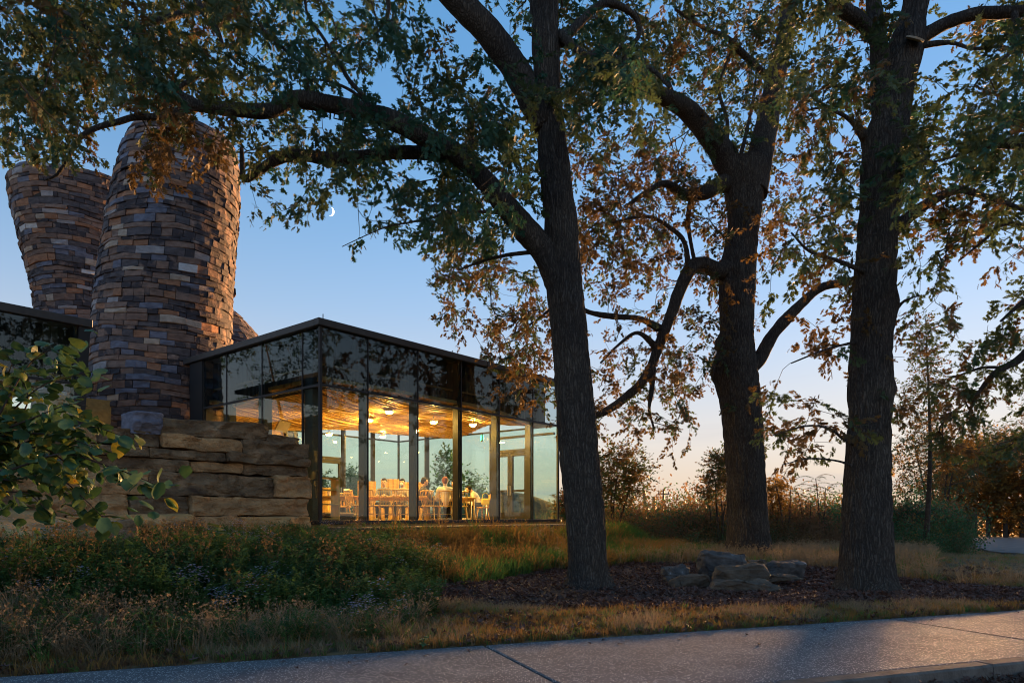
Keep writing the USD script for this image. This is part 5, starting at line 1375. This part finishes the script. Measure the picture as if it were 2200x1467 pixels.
def patchy(x, y, f, s=0):
    return meshkit.fbm(np.stack([x * f, y * f, 0 * x + s], -1), 3, s)
mulch_px = [(872, 1280), (1000, 1262), (1120, 1238), (1200, 1222), (1350, 1213), (1500, 1208), (1800, 1222), (1950, 1248), (2100, 1258), (2290, 1270), (2290, 1296), (1900, 1302), (1500, 1312), (1200, 1310), (1000, 1302), (900, 1292)]
mulch_poly = Polygon([tuple(ground_pt(a, b, 0.0)[:2]) for a, b in mulch_px])
mulch_in = lambda x, y: shapely.contains_xy(mulch_poly, x, y)
mb = mulch_poly.bounds
mxs, mys = np.arange(mb[0], mb[2], 0.16), np.arange(mb[1], mb[3], 0.16)
MX, MY = np.meshgrid(mxs, mys)
inside = mulch_in(MX + 0.25 * (patchy(MX, MY, 1.5, 2) - 0.5), MY + 0.5 * (patchy(MX, MY, 1.2, 4) - 0.5))
MV = np.stack([MX, MY, land(MX, MY) + 0.014 + 0.02 * patchy(MX, MY, 6.0, 9)], -1).reshape(-1, 3)
nxm = len(mxs)
qi = [(i, j) for i in range(len(mys) - 1) for j in range(nxm - 1) if inside[i, j] and inside[i + 1, j + 1] and inside[i, j + 1] and inside[i + 1, j]]
MF = np.array([[i * nxm + j, i * nxm + j + 1, (i + 1) * nxm + j + 1] for i, j in qi] + [[i * nxm + j, (i + 1) * nxm + j + 1, (i + 1) * nxm + j] for i, j in qi])
used_, inv_ = np.unique(MF, return_inverse=True)
setting('mulch_bed', (MV[used_], inv_.reshape(-1, 3)), 'mulch', smooth=True)

gr = np.random.default_rng(77)
GP = [('tuft', blades(1, 16, 0.16, 0.07, 0.0035, 0.7), 'grass_dry', False), ('tuft', blades(2, 16, 0.13, 0.08, 0.0035, 0.8), 'grass_green', False), ('tuft', blades(3, 14, 0.20, 0.06, 0.003, 0.9), 'grass_tan', False), ('tuft', blades(4, 20, 0.09, 0.09, 0.004, 0.9), 'brush_brown', False)]
# short verge along the walk
p = spread_on(15000, lambda x, y: ((walk_v(x, y) > 0.03) & (walk_v(x, y) < 4.2) & inview(x, y) & ~mulch_in(x, y)) * np.where(walk_v(x, y) < 2.8, 1.0, 0.6) * np.clip(0.25 + patchy(x, y, 1.6, 1) * 1.3, 0, 1), gr, (-6, 12, 6, 18))
t = patchy(p[:, 0], p[:, 1], 1.1, 6) + gr.normal(0, 0.13, len(p))
scatter('grass', GP, p, np.where(t < 0.42, 3, np.where(t < 0.53, 0, np.where(t < 0.66, 1, 2))), rz_mats(len(p), gr, 0.2), gr.uniform(0.45, 1.0, len(p)), label='short dry verge grass between the pavement and the trees')
# longer dry grass in the open field behind the trees
GF = [('tuft', blades(11, 16, 0.34, 0.16, 0.007, 0.7), 'grass_dry', False), ('tuft', blades(12, 16, 0.30, 0.18, 0.007, 0.8), 'grass_green', False), ('tuft', blades(13, 14, 0.45, 0.14, 0.006, 0.7, True), 'grass_tan', False)]
def field(x, y):
    s, e = se(x, y)
    return (((y > 15.5) & (y < 34) & (x > 0.5) & (walk_v(x, y) > 3.2) & ~mulch_in(x, y) & ((e > 2.2) | (s > 11.2))) | ((y > 11) & (y < 34) & (x > 6.8) & (walk_v(x, y) > 2.5) & ~mulch_in(x, y))) & inview(x, y, 2)
far_poly = Polygon(np.vstack([ef[:, :2], en[::-1, :2]])).buffer(0.35)
p = spread_on(9000, lambda x, y: (field(x, y) & ~shapely.contains_xy(far_poly, x, y)) * 1.0, gr, (0.5, 27, 11, 34))
t = patchy(p[:, 0], p[:, 1], 0.5, 8) + gr.normal(0, 0.1, len(p))
scatter('grass', GF, p, np.where(t < 0.43, 0, np.where(t < 0.5, 1, 2)), rz_mats(len(p), gr, 0.15), gr.uniform(0.6, 1.2, len(p)) * np.where((p[:, 0] / p[:, 1] * FPX + 1100 > 2010) & (p[:, 1] > 15), 0.35, 1.0), label='longer dry grass in the field behind the three oaks')
# green grass on the bank below the terrace
GB = [('tuft', blades(21, 22, 0.42, 0.10, 0.006, 0.6), 'grass_green', False), ('tuft', blades(22, 22, 0.34, 0.12, 0.006, 0.8), 'grass_green', False), ('tuft', blades(23, 16, 0.50, 0.10, 0.005, 0.8, True), 'grass_dry', False), ('tuft', blades(24, 26, 0.18, 0.12, 0.006, 0.9), 'grass_dry', False)]
def bank(x, y):
    s, e = se(x, y)
    return ((e > 1.66) & (e < 5.2) & (s > -1.0) & (s < 12.5) & ~mulch_in(x, y)) * np.where(e < 4.0, 1.0, 0.4)
p = spread_on(5200, bank, gr, (-6, 9, 8, 26))
s, e = se(p[:, 0], p[:, 1])
t = patchy(p[:, 0], p[:, 1], 0.9, 12) + gr.normal(0, 0.12, len(p))
scatter('grass', GB, p, np.where(e < 2.0, 3, np.where(t > 0.6, 2, np.where(t > 0.48, 1, 0))), rz_mats(len(p), gr, 0.2), gr.uniform(0.6, 1.2, len(p)) * np.where(e < 2.0, 0.7, 1.0), label='green tussock grass on the bank below the terrace')
# weeds covering the bank before the ledge wall
WP_ = [('weed', weed(31, 0.60, 34, 0.095, 5)[0], 'weed_green', False), ('weed', weed(32, 0.50, 40, 0.080, 6, 0.25)[0], 'weed_dark', False), ('weed', weed(33, 0.75, 14, 0.05, 4, 0.2, 8, 0.014)[0], 'weed_rust', False), ('weed', weed(34, 0.70, 10, 0.05, 5, 0.2, 9, 0.012)[0], 'grass_tan', False),
       ('weed', weed(35, 0.55, 36, 0.08, 5, 0.2)[0], 'weed_green', False), ('weed', blades(36, 30, 0.62, 0.12, 0.0055, 1.0, True), 'grass_tan', False), ('weed', blades(37, 24, 0.50, 0.12, 0.005, 0.7), 'grass_green', False), ('weed', blades(38, 24, 0.5, 0.12, 0.004, 0.9, True), 'grass_dry', False)]
def weedy(x, y):
    s, e = se(x, y)
    edge = 0.2 + 0.5 * patchy(x, y, 1.0, 3)
    left = np.clip((1.6 - s) / 1.6, 0, 1) * (e > 0.35) * (s > -9.5) + (s >= 0.2) * (s < 3.4) * (e > 2.4) * np.clip((3.4 - s) / 3.0, 0, 1) * 0.6
    return (walk_v(x, y) > edge) * inview(x, y, 1.5) * left * ~mulch_in(x, y) * (x < -1.1 + 1.6 * (patchy(x, y, 0.9, 17) - 0.5))
p = spread_on(2900, weedy, gr, (-14, 2, 5.5, 17))
v = walk_v(p[:, 0], p[:, 1])
t = patchy(p[:, 0], p[:, 1], 0.8, 21) + gr.normal(0, 0.10, len(p))
lut = np.array([1, 0, 4, 0, 1, 6, 4, 0, 2, 1, 4])
idx = lut[np.clip(((t - 0.28) / 0.44 * 11).astype(int), 0, 10)]
near = v < 1.9
idx = np.where(near & (gr.random(len(p)) < 0.7), gr.choice([5, 7, 5, 5, 3, 6, 4], len(p)), idx)
scatter('weeds', WP_, p, idx, rz_mats(len(p), gr, 0.15), gr.uniform(0.6, 1.2, len(p)) * np.where(near, 0.65, 0.92) * np.where(se(p[:, 0], p[:, 1])[0] > -0.9, 0.72, 1.0) * np.interp(se(p[:, 0], p[:, 1])[1], [0.5, 2.6, 3.8], [0.55, 0.8, 1.05]), label='tangle of wild weeds and dry stalks on the bank by the pavement')
fl = [('flower_cluster', flower_heads(41, 0.5, 26), 'petal', False), ('flower_cluster', flower_heads(42, 0.42, 18), 'petal', False)]
q = p[(gr.random(len(p)) < 0.05) & (patchy(p[:, 0], p[:, 1], 0.7, 33) > 0.5)]
q = np.vstack([q] + [np.column_stack([c[0] + gr.normal(0, 0.25, 10), c[1] + gr.normal(0, 0.2, 10), np.full(10, c[2] - 0.05)]) for c in (ground_pt(395, 1300), ground_pt(495, 1330), ground_pt(560, 1200))])
q[:, 2] = land(q[:, 0], q[:, 1])
scatter('aster_flowers', fl, q, gr.integers(0, 2, len(q)), rz_mats(len(q), gr, 0.1), gr.uniform(0.8, 1.15, len(q)), label='small white aster flowers among the weeds')
# fallen leaves
def fallen(seed):
    r = np.random.default_rng(seed)
    v, f = leaf_shape(r, 0.10, 0.075)
    v = v - [0.05, 0, 0]
    v[:, 2] += 0.02 * (v[:, 1] / 0.03) ** 2 * r.uniform(0.2, 1) + 0.012 * np.sin(v[:, 0] * 40 + seed)
    return v, f
LP = []
for k in range(12):
    Vs, Fs, o = [], [], 0
    for j in range(5):
        v, f = fallen(50 + k * 5 + j)
        M = Rot.from_euler('zxy', [RNG.uniform(0, 6.28), RNG.normal(0, 0.45), RNG.normal(0, 0.45)]).as_matrix()
        Vs.append(v @ M.T + [RNG.normal(0, 0.08), RNG.normal(0, 0.08), 0.012 + 0.01 * j]); Fs.append(f + o); o += len(v)
    LP.append(('leaf', (np.vstack(Vs), np.vstack(Fs)), 'litter', False))
def littered(x, y):
    v = walk_v(x, y)
    return inview(x, y) * np.where(mulch_in(x, y), 1.0, np.where((v > -0.02) & (v < 5), 0.2, 0.0)) * np.clip(patchy(x, y, 1.3, 14) * 1.7, 0.2, 1)
p = spread_on(8000, littered, gr, (-6, 12, 6, 20))
scatter('fallen_leaves', LP, p + [0, 0, 0.02], gr.integers(0, 12, len(p)), rz_mats(len(p), gr, 0.1), gr.uniform(0.6, 1.15, len(p)), label='fallen oak leaves round the trunks and boulders')
n = 46
uu, vv = gr.uniform(-6, 10, n), -np.abs(gr.normal(0, 0.5, n)) - 0.02
p = np.array([W(a, max(b, -2.4), 0.004) for a, b in zip(uu, vv)])
scatter('fallen_leaves', [('leaf', (np.vstack([fallen(150 + k)[0] + [0, 0, 0.008]]), fallen(150 + k)[1]), 'litter', False) for k in range(6)], p, gr.integers(0, 6, n), rz_mats(n, gr, 0.1), gr.uniform(0.6, 1.0, n), label='few single fallen leaves lying on the pavement')
n = 420
uu, vv = gr.uniform(2.5, 9.5, n), -2.76 - np.abs(gr.normal(0, 0.16, n)) - 0.03
p = np.array([W(a, b, -0.17 + gr.uniform(0, 0.035)) for a, b in zip(uu, vv)])
scatter('fallen_leaves', LP, p, gr.integers(0, 12, n), rz_mats(n, gr, 0.2), gr.uniform(0.6, 1.0, n), label='fallen leaves gathered in the gutter below the kerb')

# ---------------------------------------------------------------- shrubs and small trees, each with stems and crown
def simple_spray(seed, n, L, span, lance=0.3):
    r = np.random.default_rng(seed)
    V, F = [], []
    for k in range(n):
        q = k / n
        c = np.array([span * (0.1 + q), 0.03 * math.sin(5 * q), -0.06 * q * q]) + r.normal(0, 0.02, 3)
        d = np.array([0.55, (1 if k % 2 else -1) * r.uniform(0.4, 1.0), r.normal(-0.15, 0.4)]); d /= np.linalg.norm(d)
        l = L * r.uniform(0.6, 1.15)
        s = np.cross(d, [0, 0, 1]); s = s / (np.linalg.norm(s) + 1e-9); s = (s * math.cos(0.6) + np.cross(d, s) * r.normal(0, 0.6)) * l * lance
        b = len(V)
        V += [c, c + d * l * 0.45 + s, c + d * l * 0.45 - s, c + d * l]
        F += [[b, b + 1, b + 2], [b + 1, b + 3, b + 2]]
    return np.array(V), np.array(F)
def bushy(name, label, cat, px, d, y_top, half, y_low, tones, n, seed, leaf=0.09, cone=0.0, stems=5, group=None, dens=3, lance=0.3, lean=0.0):
    """A woody plant: stems from the ground, twigs out to points in its crown, leaf sprays on them."""
    r = np.random.default_rng(seed)
    base = at(px, HZ, d); g = float(land(base[0], base[1]))
    base[2] = g
    ztop, zlow, hw = EYE + (HZ - y_top) / FPX * d, EYE + (HZ - y_low) / FPX * d, half / FPX * d
    root = thing(name, label, cat, (0, 0, 0), 0, group)
    sk = Skeleton()
    for k in range(stems):
        a = r.uniform(0, 2 * np.pi)
        o = np.array([math.cos(a), math.sin(a), 0]) * (0 if stems == 1 else hw * 0.5)
        top = base + o + np.array([lean * hw, 0, (ztop - g) * (0.97 if stems == 1 else r.uniform(0.6, 0.85))])
        C = curve([base + o * 0.15 - [0, 0, 0.1], base + o * 0.5 + (top - base - o) * 0.45 + r.normal(0, 0.05, 3), top], 0.2)
        R = np.linspace(0.022 + 0.010 * (ztop - g), 0.008, len(C))
        part('stem' if stems > 1 else 'trunk', tube(C, R, 7), 'twig_bark', root, smooth=True)
        sk.limb_path(list(C[2:]), list(R[2:]))
    pts = []
    while len(pts) < n:
        q = r.uniform(-1, 1, 3)
        if (q ** 2).sum() > 1:
            continue
        t = (q[2] + 1) / 2
        w = hw * ((1 - cone) + cone * (1 - t) * 1.25)
        p = np.array([base[0] + lean * hw * t + q[0] * w, base[1] + q[1] * w * 0.9, zlow + (ztop - zlow) * t])
        if meshkit.noise(np.array([p * 1.7 + seed]), 2)[0] < 0.36:
            continue
        pts.append(p)
    tips = sk.grow(np.array(pts), r, step=0.25)
    part('twigs', sk.twigs(0.004), 'twig_bark', root, kind='stuff')
    pos, mats, sc, idx = [], [], [], []
    for tp in tips:
        for j in range(dens):
            dr = sk.dir[tp] + r.normal(0, 0.8, 3); dr /= np.linalg.norm(dr)
            y = np.cross([0, 0, 1], dr); y /= np.linalg.norm(y) + 1e-9
            pos.append(sk.P[tp] + r.normal(0, 0.06, 3)); mats.append(np.stack([dr, y, np.cross(dr, y)], 1)); sc.append(r.uniform(0.75, 1.25)); idx.append(r.integers(0, len(tones) * 2))
    pr_ = [('leaf_spray', simple_spray(seed * 3 + i, 12, leaf, leaf * 4.2, lance), tones[i // 2], False) for i in range(len(tones) * 2)]
    scatter('crown', pr_, pos, idx, np.array(mats), sc, parent=root)
    return root
bushy('small_tree', 'small leafy tree close behind the nearest oak, against the pale sunset', 'tree', 1318, 24.0, 958, 62, 1088, ('leaf_olive', 'leaf_orange'), 210, 61, leaf=0.11, stems=3, lean=0.35)
bushy('small_tree', 'slim drooping small tree beside the middle oak\'s trunk, against the sunset', 'tree', 1548, 24.6, 968, 42, 1090, ('leaf_olive', 'leaf_orange'), 150, 62, leaf=0.10, stems=3)
bushy('young_tree', 'slender young tree with thin straight stem and sparse leaves, beyond the oaks', 'tree', 1988, 24.5, 662, 74, 1085, ('leaf_olive', 'leaf_orange', 'leaf_olive'), 330, 63, leaf=0.085, cone=0.85, stems=1, dens=2)
bushy('orange_shrub', 'bright orange small shrub standing out of the thicket by the feathery sumacs', 'shrub', 1666, 27.0, 1036, 22, 1090, ('leaf_glow',), 60, 64, leaf=0.10)
bushy('orange_shrub', 'tall orange leaved shrub mass behind the black fence at the walk', 'shrub', 2150, 49.0, 935, 135, 1146, ('leaf_glow', 'leaf_glow', 'leaf_orange'), 800, 65, leaf=0.22, stems=6, dens=5)
bushy('green_bush', 'olive green bush to the right of the big leaning oak\'s trunk', 'bush', 1965, 27.5, 1094, 44, 1150, ('leaf_olive', 'leaf_green'), 80, 66, leaf=0.10)
bushy('green_bush', 'low brownish green bush between the olive green bush and the black fence', 'bush', 2035, 29.0, 1092, 48, 1150, ('leaf_olive', 'brush_brown'), 110, 67, leaf=0.10)
bushy('green_bush', 'broad low bush in front of the young tree, next to the far walk', 'bush', 2010, 26.0, 1118, 60, 1172, ('leaf_olive', 'brush_brown', 'grass_dry'), 120, 68, leaf=0.08)
bushy('small_tree', 'dense low tree behind the slender young tree, glowing against the sunset', 'tree', 2015, 36.0, 880, 95, 1105, ('leaf_olive', 'leaf_glow', 'leaf_orange'), 240, 75, leaf=0.13, stems=4, dens=3)
bushy('garden_shrub', 'dark upright shrub seen through the glass beside the corner post', 'shrub', 676, 32, 1008, 26, 1095, ('leaf_green',), 120, 69, leaf=0.12, stems=3)
bushy('garden_shrub', 'dark pointed shrub seen through the glass beyond the long table', 'shrub', 759, 33, 1008, 20, 1095, ('leaf_green',), 110, 70, leaf=0.12, cone=0.6, stems=2)
bushy('garden_shrub', 'airy tall shrub seen through the glass behind the red haired person', 'shrub', 962, 34, 968, 34, 1090, ('leaf_olive', 'shrub_leaf'), 100, 71, leaf=0.14, cone=0.5, stems=3, dens=2)
bushy('garden_shrub', 'round leaved shrub seen through the glass left of the mound', 'shrub', 1016, 33, 1018, 22, 1090, ('leaf_olive', 'shrub_leaf'), 60, 72, leaf=0.13, stems=2, dens=2)
bushy('garden_shrub', 'dark shrub on the right of the pavilion, half behind the nearest oak', 'shrub', 1222, 27, 1062, 26, 1120, ('leaf_green', 'brush_brown'), 110, 73, leaf=0.10)
bushy('feathery_tree', 'feathery tree reaching in at the right edge, above the orange shrubs', 'tree', 2245, 40.0, 900, 110, 1000, ('leaf_olive', 'leaf_orange'), 200, 74, leaf=0.24, stems=3, lance=0.14)
bushy('shade_tree', 'leafy tree outside the view to the left, mirrored in the pavilion glass', 'tree', -900, 18.5, -40, 480, 700, ('leaf_green', 'leaf_olive'), 420, 76, leaf=0.15, stems=2, dens=3)
# thicket along the field's end: one tangled mass
br = np.random.default_rng(88)
def brush(seed, tone_n=120):
    r = np.random.default_rng(seed)
    V, F = [], []
    for _ in range(26):
        a = r.uniform(0, 2 * np.pi); o = np.array([math.cos(a), math.sin(a), 0])
        p0, p1 = o * r.uniform(0, 0.3), o * r.uniform(0.3, 0.9) + np.array([0, 0, r.uniform(0.7, 1.5)])
        s = np.array([-o[1], o[0], 0]) * 0.008
        k = len(V); V += [p0 - s, p0 + s, p1]; F += [[k, k + 1, k + 2]]
        for _j in range(13):
            t = r.uniform(0.25, 1.05)
            c = p0 + (p1 - p0) * t + r.normal(0, 0.09, 3)
            d = r.normal(0, 1, 3); d /= np.linalg.norm(d); l = r.uniform(0.04, 0.11)
            w = np.cross(d, r.normal(0, 1, 3)); w = w / np.linalg.norm(w) * l * 0.28
            k = len(V); V += [c, c + d * l * 0.5 + w, c + d * l * 0.5 - w, c + d * l]; F += [[k, k + 1, k + 2], [k + 1, k + 3, k + 2]]
    return np.array(V), np.array(F)
BPR = [('brush', brush(90), 'brush_brown', False), ('brush', brush(91), 'brush_brown', False), ('brush', brush(92), 'leaf_olive', False), ('brush', brush(93), 'grass_dry', False), ('brush', brush(94), 'leaf_orange', False), ('brush', brush(95), 'shrub_leaf', False)]
n = 900
xx, yy = br.uniform(3.0, 21.5, n), 23.2 + 9.0 * br.random(n) ** 0.8
kx = xx / yy * FPX + 1100
keep = (kx > 1285) & (kx < 2075) & ~shapely.contains_xy(far_poly.buffer(0.8), xx, yy)
xx, yy, kx = xx[keep], yy[keep], kx[keep]
zz = land(xx, yy)
tt = patchy(xx, yy, 0.6, 41) + br.normal(0, 0.12, len(xx))
idx = np.where(tt < 0.36, 0, np.where(tt < 0.43, 2, np.where(tt < 0.52, 1, np.where(tt < 0.60, 3, np.where(tt < 0.65, 4, 5)))))
idx = np.where((kx > 1900) & (br.random(len(xx)) < 0.6), br.choice([2, 5, 5, 3], len(xx)), idx)
hgt = np.clip(br.normal(1.0, 0.25, len(xx)), 0.45, 1.55) * np.interp(yy, [23.2, 25.5, 28.5], [0.30, 0.66, 1.0]) * (0.75 + 0.5 * patchy(xx, yy, 0.4, 44))
scatter('thicket', BPR, np.column_stack([xx, yy, zz - 0.05]), idx, rz_mats(len(xx), br, 0.22), np.column_stack([0.5 + hgt * 0.7, 0.5 + hgt * 0.7, hgt * 1.28]), label='brown tangled thicket closing the field behind the oaks')
n = 130
xx, yy = br.uniform(-13, 3, n), br.uniform(31, 40, n)
scatter('thicket', BPR, np.column_stack([xx, yy, land(xx, yy) - 0.1]), br.choice([0, 2, 5, 2], n), rz_mats(n, br, 0.15), br.uniform(0.7, 1.0, n), label='low hedge seen beyond the pavilion windows')
# far tree line: one mass that reads as woodland
n = 420
az = br.uniform(-0.75, 0.85, n); dist = br.uniform(320, 460, n)
fx, fy = np.sin(az) * dist, np.cos(az) * dist
hh = br.uniform(2.6, 5.0, n)
scatter('far_woodland', [('treetop', brush(96), 'leaf_green', False), ('treetop', brush(97), 'brush_brown', False)], np.column_stack([fx, fy, np.full(n, -1.0)]), br.integers(0, 2, n), rz_mats(n, br, 0.05), np.column_stack([hh * 2.2, hh * 2.2, hh]), label='far line of trees low on the horizon')

# sumacs: bare stems with feathery leaves at the head
def pinnate(seed):
    r = np.random.default_rng(seed)
    V, F = [], []
    L = 0.62
    for k in range(11):
        t = 0.12 + 0.88 * k / 10
        c = np.array([L * t, 0, 0.10 * math.sin(t * 2.4) - 0.16 * t * t])
        for s in (-1, 1):
            l = 0.15 * (1 - 0.5 * abs(t - 0.45)) * r.uniform(0.85, 1.1)
            d = np.array([0.35, s, -0.35 + r.normal(0, 0.1)]); d /= np.linalg.norm(d)
            w = np.array([0.018, 0, 0])
            b = len(V); V += [c, c + d * l * 0.4 + w, c + d * l * 0.4 - w, c + d * l]; F += [[b, b + 1, b + 2], [b + 1, b + 3, b + 2]]
        if k < 10:
            c2 = np.array([L * (t + 0.088), 0, 0.10 * math.sin((t + 0.088) * 2.4) - 0.16 * (t + 0.088) ** 2])
            b = len(V); V += [c + [0, 0.006, 0], c - [0, 0.006, 0], c2]; F += [[b, b + 1, b + 2]]
    return np.array(V), np.array(F)
pin = [pinnate(1), pinnate(2)]
for px, y_top, d, lab in ((1688, 1024, 26.2, 'feathery leaved sumac left of the other, beside the bright orange shrub'), (1762, 1022, 26.0, 'feathery leaved sumac nearest the big leaning oak\'s left side'), (1532, 1046, 25.4, 'feathery leaved sumac low beside the middle oak\'s left side'), (1730, 1052, 27.0, 'shorter feathery leaved sumac between the two tall ones')):
    r = np.random.default_rng(int(px))
    root = thing('sumac', lab, 'sumac', group='sumacs rising from the thicket')
    base = at(px, HZ, d); base[2] = float(land(base[0], base[1]))
    ztop = EYE + (HZ - y_top) / FPX * d - 0.1
    for s in range(2):
        tip = np.array([base[0] + (s - 0.5) * 0.5, base[1] + r.normal(0, 0.2), ztop - 0.35 * s])
        part('stem', tube(curve([base, (base + tip) / 2 + r.normal(0, 0.08, 3), tip], 0.25), [0.03] * len(curve([base, (base + tip) / 2, tip], 0.25)), 6) if False else tube([base, base * 0.4 + tip * 0.6 + [0.05, 0, 0], tip], [0.03, 0.022, 0.014], 6), 'twig_bark', root)
        for k in range(9):
            az = k * 2.4 + r.normal(0, 0.2)
            M = Rot.from_euler('yz', [-0.35 + 0.07 * k, az]).as_matrix()
            v, f = pin[k % 2]
            part('leaf', (v @ M.T * r.uniform(0.85, 1.15) + tip - [0, 0, 0.04 * k], f), 'leaf_olive' if k % 3 else 'leaf_orange', root)

# broad-leaved shrub hanging in from the left, near the street
def big_leaf(seed, L):
    r = np.random.default_rng(seed)
    n = 7
    V, F = [], []
    cup, fold, bend = r.uniform(0.08, 0.28), r.uniform(-0.1, 0.35), r.uniform(0.1, 0.55)
    for i in range(n + 1):
        t = i / n
        w = 0.5 * math.sin(math.pi * min(1, t * 0.93 + 0.07)) ** 0.75 * (1.0 - 0.25 * t) * 1.0
        if i == n:
            w = 0.012
        for j in range(-2, 3):
            u = j / 2
            wv = 0.02 * math.sin(9 * t + 3 * j + seed)
            V.append([L * (t - (0.07 * abs(u) if t < 0.2 else 0)), L * w * u, L * (-bend * t * t + fold * abs(u) * w - cup * (u * w * 2) ** 2 + wv * abs(u))])
    for i in range(n):
        for j in range(4):
            a = i * 5 + j
            F += [[a, a + 5, a + 6], [a, a + 6, a + 1]]
    return np.array(V), np.array(F)
root = thing('broadleaf_shrub', 'broad leaved green and yellow shrub hanging in before the ledge wall', 'shrub')
sk = Skeleton()
DS = 8.4
stem0 = np.array([-7.3, 8.9, float(land(-7.3, 8.9)) - 0.1])
branches = [[(-10, 905), (50, 800), (90, 760), (150, 742)], [(0, 910), (80, 835), (140, 812), (196, 800)], [(0, 930), (90, 890), (150, 868), (188, 872)], [(0, 980), (110, 925), (190, 915), (285, 944)],
            [(10, 1010), (130, 975), (230, 1000), (310, 1030), (362, 1052)], [(10, 1030), (110, 1020), (180, 1070), (235, 1128)], [(-10, 1050), (60, 1060), (110, 1105)], [(-20, 960), (40, 900), (60, 850), (30, 790), (15, 760)], [(0, 990), (80, 960), (150, 1000), (200, 1050)], [(-30, 880), (10, 820), (30, 770)], [(0, 940), (60, 930), (140, 940), (200, 960)]]
sr = np.random.default_rng(55)
mid = at(-60, 985, DS + 0.3)
C = curve([stem0, stem0 * 0.5 + mid * 0.5 + [-0.05, 0, 0.1], mid], 0.12)
part('stem', tube(C, np.linspace(0.05, 0.03, len(C)), 8), 'twig_bark', root, smooth=True)
spots = []
for k, b in enumerate(branches):
    d0 = DS + sr.uniform(-0.55, 0.45)
    pts = [mid] + [at(x, y, d0 + sr.normal(0, 0.12)) for x, y in b]
    C = curve(pts, 0.08)
    part('branch', tube(C, np.linspace(0.020, 0.004, len(C)), 6), 'twig_bark', root, smooth=True)
    T = np.gradient(C, axis=0); T /= np.linalg.norm(T, axis=1, keepdims=True)
    for i in range(3, len(C)):
        spots.append((C[i], T[i]))
n_leaves = 340
singles = 0
for k in range(n_leaves):
    c, t = spots[int(sr.integers(0, len(spots)))] if k >= len(branches) else None or spots[int(sr.integers(0, len(spots)))]
    side = np.cross(t, [0, 0, 1]); side /= np.linalg.norm(side) + 1e-9
    d = t * sr.uniform(0.1, 0.9) + side * sr.choice([-1, 1]) * sr.uniform(0.4, 1.0) + np.array([0, -0.15, sr.uniform(-0.75, 0.1)])
    d /= np.linalg.norm(d)
    y = np.cross([0, 0, 1], d); y /= np.linalg.norm(y) + 1e-9
    z = np.cross(d, y)
    roll = sr.normal(0, 0.45)
    M = np.stack([d, y * math.cos(roll) + z * math.sin(roll), -y * math.sin(roll) + z * math.cos(roll)], 1)
    v, f = big_leaf(k, sr.uniform(0.11, 0.215))
    pos = c + sr.normal(0, 0.05, 3) + d * 0.05
    if singles >= 298:
        break
    singles += 1
    part('leaf', (v @ M.T + pos, f), str(sr.choice(['big_leaf_green', 'big_leaf_mid', 'big_leaf_yellow'], p=[0.52, 0.34, 0.14])), root, smooth=True)
V, F, o = [], [], 0
for k in range(520):
    c, t = spots[int(sr.integers(0, len(spots)))]
    d = sr.normal(0, 1, 3) + np.array([0, 0.3, -0.4]); d /= np.linalg.norm(d)
    y = np.cross([0, 0, 1], d); y /= np.linalg.norm(y) + 1e-9
    M = np.stack([d, y, np.cross(d, y)], 1)
    v, f = big_leaf(k + 1000, sr.uniform(0.11, 0.20))
    V.append(v @ M.T + c + sr.normal(0, 0.15, 3) + np.array([-0.10, 0.12, -0.06])); F.append(f + o); o += len(v)
part('foliage', (np.vstack(V), np.vstack(F)), 'big_leaf_green', root, smooth=True, kind='stuff')
# a few plants that stand out by themselves
def rosette(label, px, py, n, L, h, mat, seed, mats=None):
    r = np.random.default_rng(seed)
    g = ground_pt(px, py, 0.0)
    root = thing('leafy_plant', label, 'plant')
    part('stem', tube([g - [0, 0, 0.05], g + [0.02, 0, h * 0.6], g + [0.05, 0, h]], [0.009, 0.007, 0.004], 6), 'shrub_leaf', root)
    for k in range(n):
        az = k * 2.4; t = 0.35 + 0.65 * k / max(1, n - 1)
        M = Rot.from_euler('yz', [-0.25 + r.normal(0, 0.25), az]).as_matrix()
        v, f = big_leaf(seed * 50 + k, L * r.uniform(0.75, 1.15) * (1.15 - 0.4 * t))
        part('leaf', (v @ M.T + g + [0.04 * t, 0, h * t], f), mats[k % len(mats)] if mats else mat, root, smooth=True)
rosette('bright yellow green broad leaved seedling on the bank below the ledge wall', 462, 1200, 8, 0.26, 0.55, 'big_leaf_yellow', 3, ('big_leaf_yellow', 'big_leaf_mid'))
rosette('low broad green leaved plant among pale grass near the pavement', 378, 1362, 6, 0.19, 0.22, 'big_leaf_green', 4)
rosette('dark green leafy plant at the pavement edge among dry grass', 905, 1400, 6, 0.09, 0.18, 'big_leaf_green', 5)
